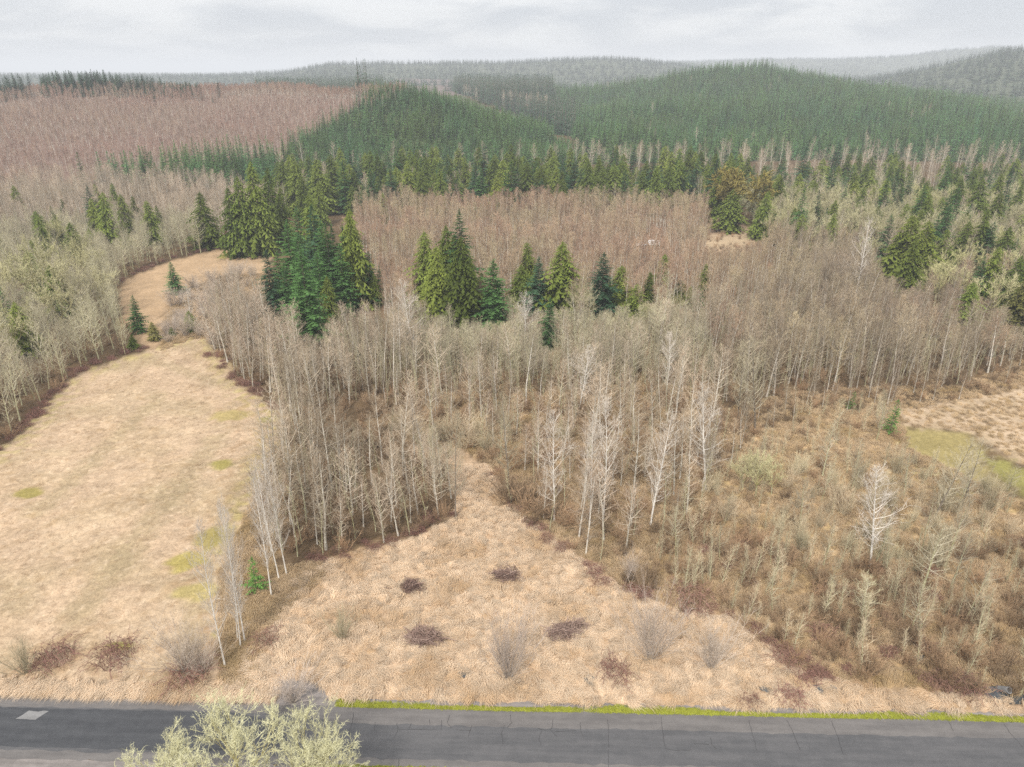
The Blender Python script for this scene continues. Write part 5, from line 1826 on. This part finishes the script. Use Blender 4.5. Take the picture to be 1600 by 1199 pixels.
# ------------------------------------------------------------------ grass
def grass_points(n, x0, x1, y0, y1, poly, pad=0.0):
    q = rng.uniform((x0, y0), (x1, y1), (n, 2))
    sd = poly_sd(q[:, 0], q[:, 1], poly)
    q = q[sd > pad]
    # not on the road or the turnout
    rel = (q[:, 0] - ROAD_A.x) * (-rdir.y) + (q[:, 1] - ROAD_A.y) * rdir.x
    q = q[rel > 1.15]
    ax = np.array([ROAD_A.x + rdir.x * a - rdir.y * b for a, b in ap]); ay = np.array([ROAD_A.y + rdir.y * a + rdir.x * b for a, b in ap])
    q = q[poly_sd(q[:, 0], q[:, 1], list(zip(ax, ay))) < -0.3]
    z = ground_z(q[:, 0], q[:, 1])
    rl = smooth(58, 64, q[:, 1]) * smooth(400, 200, q[:, 1])
    z = z + rl * (0.10 * vnoise(q[:, 0], q[:, 1], 4.5, 2) + 0.12 * vnoise(q[:, 0], q[:, 1], 14, 1))
    return np.stack([q[:, 0], q[:, 1], z], 1)


g = grass_points(30000, -40, 62, 50, 105, G_MEADOW)
for (x_, y_, a_) in PILES:
    g = g[np.hypot(g[:, 0] - x_, g[:, 1] - y_) > a_ * rng.uniform(0.45, 0.85, len(g))]
flow = 2.4 * vnoise(g[:, 0], g[:, 1], 9.0, 21) + 1.6 * vnoise(g[:, 0], g[:, 1], 3.4, 22) + rng.normal(0, 0.12, len(g)) - 1.2
g[:, 2] += 0.16 * vnoise(g[:, 0], g[:, 1], 2.6, 25)
make_stuff('meadow_grass', 'long matted straw-coloured grass of the roadside meadow', 'grass', g, flow, rng.uniform(0.7, 1.35, len(g)), [[b] for b in TUFT], 0.08)
g = grass_points(13000, -110, -18, 52, 175, G_FIELD)
for (x_, y_, a_, b_) in GREEN:
    g = g[((g[:, 0] - x_) / a_) ** 2 + ((g[:, 1] - y_) / b_) ** 2 > rng.uniform(0.6, 1.1, len(g))]
flow = 1.5 * vnoise(g[:, 0], g[:, 1], 12.0, 23) + rng.normal(0, 0.6, len(g)) - 1.5
make_stuff('field_grass', 'short straw-coloured grass of the long field', 'grass', g, flow, rng.uniform(0.6, 1.3, len(g)), [[b] for b in FTUFT], 0.08)
g1 = grass_points(26000, 5, 110, 48, 112, G_THICK)
g2 = grass_points(46000, 20, 140, 75, 170, G_RCLEAR)
g3 = grass_points(34000, -40, 55, 75, 180, flat_poly(W_E))
g4 = grass_points(30000, 30, 190, 95, 190, flat_poly(Z_STRIP))
g5 = grass_points(26000, 60, 190, 80, 190, G_RFIELD)[::2]
g6 = grass_points(16000, -50, -15, 54, 115, flat_poly(Z_HEM))
g7 = grass_points(30000, -130, -50, 150, 240, flat_poly(Z_GAP))
g = np.concatenate([g1, g2, g3, g4, g5, g6, g7])
flow = 2.0 * vnoise(g[:, 0], g[:, 1], 6.0, 24) + rng.normal(0, 0.5, len(g))
make_stuff('thicket_grass', 'brown rank grass under the roadside thicket', 'grass', g, flow, rng.uniform(0.7, 1.3, len(g)), [[b] for b in BTUFT], 0.08)
# grassy bank along the left roadside
bk = []
for k in range(2600):
    a = random.uniform(-70, su - 2); b = abs(random.gauss(0, 0.9)) + 1.0
    bk.append((ROAD_A.x + rdir.x * a - rdir.y * b, ROAD_A.y + rdir.y * a + rdir.x * b, 0.0))
make_stuff('bank_grass', 'combed straw grass on the bank beside the dark asphalt', 'grass', np.array(bk), rng.normal(-2.0, 0.25, len(bk)), rng.uniform(0.8, 1.3, len(bk)), [[b] for b in TUFT], 0.08)
# bright moss along the road edges
ms = []
for k in range(9000):
    a = random.uniform(su + 4.5, 130)
    w = 0.42 + 0.3 * math.sin(a * 0.21) + 0.12 * math.sin(a * 0.9)
    b = 0.02 + abs(random.gauss(0, 0.3)) * max(w, 0.25)
    if random.random() < 0.35:
        b = random.random() * max(w, 0.2) * 1.1
    if math.sin(a * 0.37 + 1) + 0.8 * math.sin(a * 1.3) + random.gauss(0, 0.9) < -0.9 or b > w + 0.1:
        continue
    ms.append((ROAD_A.x + rdir.x * a - rdir.y * b, ROAD_A.y + rdir.y * a + rdir.x * b, 0.015))
make_stuff('moss_verge', 'bright yellow-green moss strip along the meadow side of the road', 'moss', np.array(ms), rng.uniform(0, 6.28, len(ms)), rng.uniform(0.6, 1.2, len(ms)), [[b] for b in MOSS], 0.1)
ms = []
for k in range(5000):
    a = random.uniform(su + 3, 110)
    b = -ROAD_W - abs(random.gauss(0, 0.3))
    ms.append((ROAD_A.x + rdir.x * a - rdir.y * b, ROAD_A.y + rdir.y * a + rdir.x * b, 0.015))
make_stuff('near_moss_verge', 'bright moss strip along the lichened-tree side of the road', 'moss', np.array(ms), rng.uniform(0, 6.28, len(ms)), rng.uniform(0.6, 1.2, len(ms)), [[b] for b in MOSS], 0.1)

# ------------------------------------------------------------------ ditch water
M['water'] = plain_mat('water', (0.045, 0.05, 0.052), 0.06, 0.2, 2, 0.5)


def puddle(px, py, wx, wy, seed):
    x, y, z = hit(px, py)
    dist = math.sqrt(x * x + y * y + CAM_H ** 2)
    a, b = wx / 2 * dist / FPX, wy / 2 * dist / FPX * 1.3
    r = random.Random(seed)
    pts = []
    for k in range(22):
        g = 6.283 * k / 22
        q = r.uniform(0.7, 1.15)
        pts.append((x + math.cos(g) * a * q, y + math.sin(g) * b * q, 0.16))
    me = bpy.data.meshes.new('ditch_water')
    me.from_pydata(pts, [], [tuple(range(22))])
    me.materials.append(M['water'])
    tag(link_obj('ditch_water', me), kind='structure')


for i, a in enumerate([(722, 1056, 34, 8), (922, 1064, 18, 14), (1150, 1066, 14, 8), (1196, 1078, 16, 10), (1196, 1092, 10, 8), (1288, 1078, 34, 12), (1560, 1088, 80, 22), (1440, 1030, 30, 8), (410, 1005, 22, 16)]):
    puddle(*a, i)

# grey culvert pipe in the ditch
x, y, z = hit(1569, 1083)
cv = MB()
n = 18
for s, rr in ((-0.9, 0.36), (0.5, 0.36), (0.5, 0.28), (-0.9, 0.28)):
    for k in range(n):
        gg = 6.283 * k / n
        cv.v.append(Vector((math.cos(gg) * rr, -s, math.sin(gg) * rr))); cv.t.append(0)
for i in range(4):
    for k in range(n):
        j = (i + 1) % 4
        cv.f.append((i * n + k, i * n + (k + 1) % n, j * n + (k + 1) % n, j * n + k))
o = link_obj('culvert_pipe', cv.mesh('culvert_pipe', M['concrete']))
o.location = (x, y, 0.45); o.rotation_euler = (-0.7, 0, 0.3)
tag(o, 'pale concrete pipe end in the dark ditch', 'pipe')

# ------------------------------------------------------------------ haze
b = MB()
zlo, zhi = -8.0, 262.0
b.box((0, 4000, (zlo + zhi) / 2), (32000, 26000, zhi - zlo))
hm, n, l, out = new_mat('haze')
pv = N(n, 'ShaderNodeVolumePrincipled')
pv.inputs['Color'].default_value = (0.90, 0.93, 0.97, 1)
pv.inputs['Density'].default_value = 0.00022
pv.inputs['Anisotropy'].default_value = 0.0
l.new(pv.outputs[0], out.inputs['Volume'])
o = link_obj('haze', b.mesh('haze', hm))
tag(o, 'thin pale haze filling the valley air', 'haze', kind='stuff')
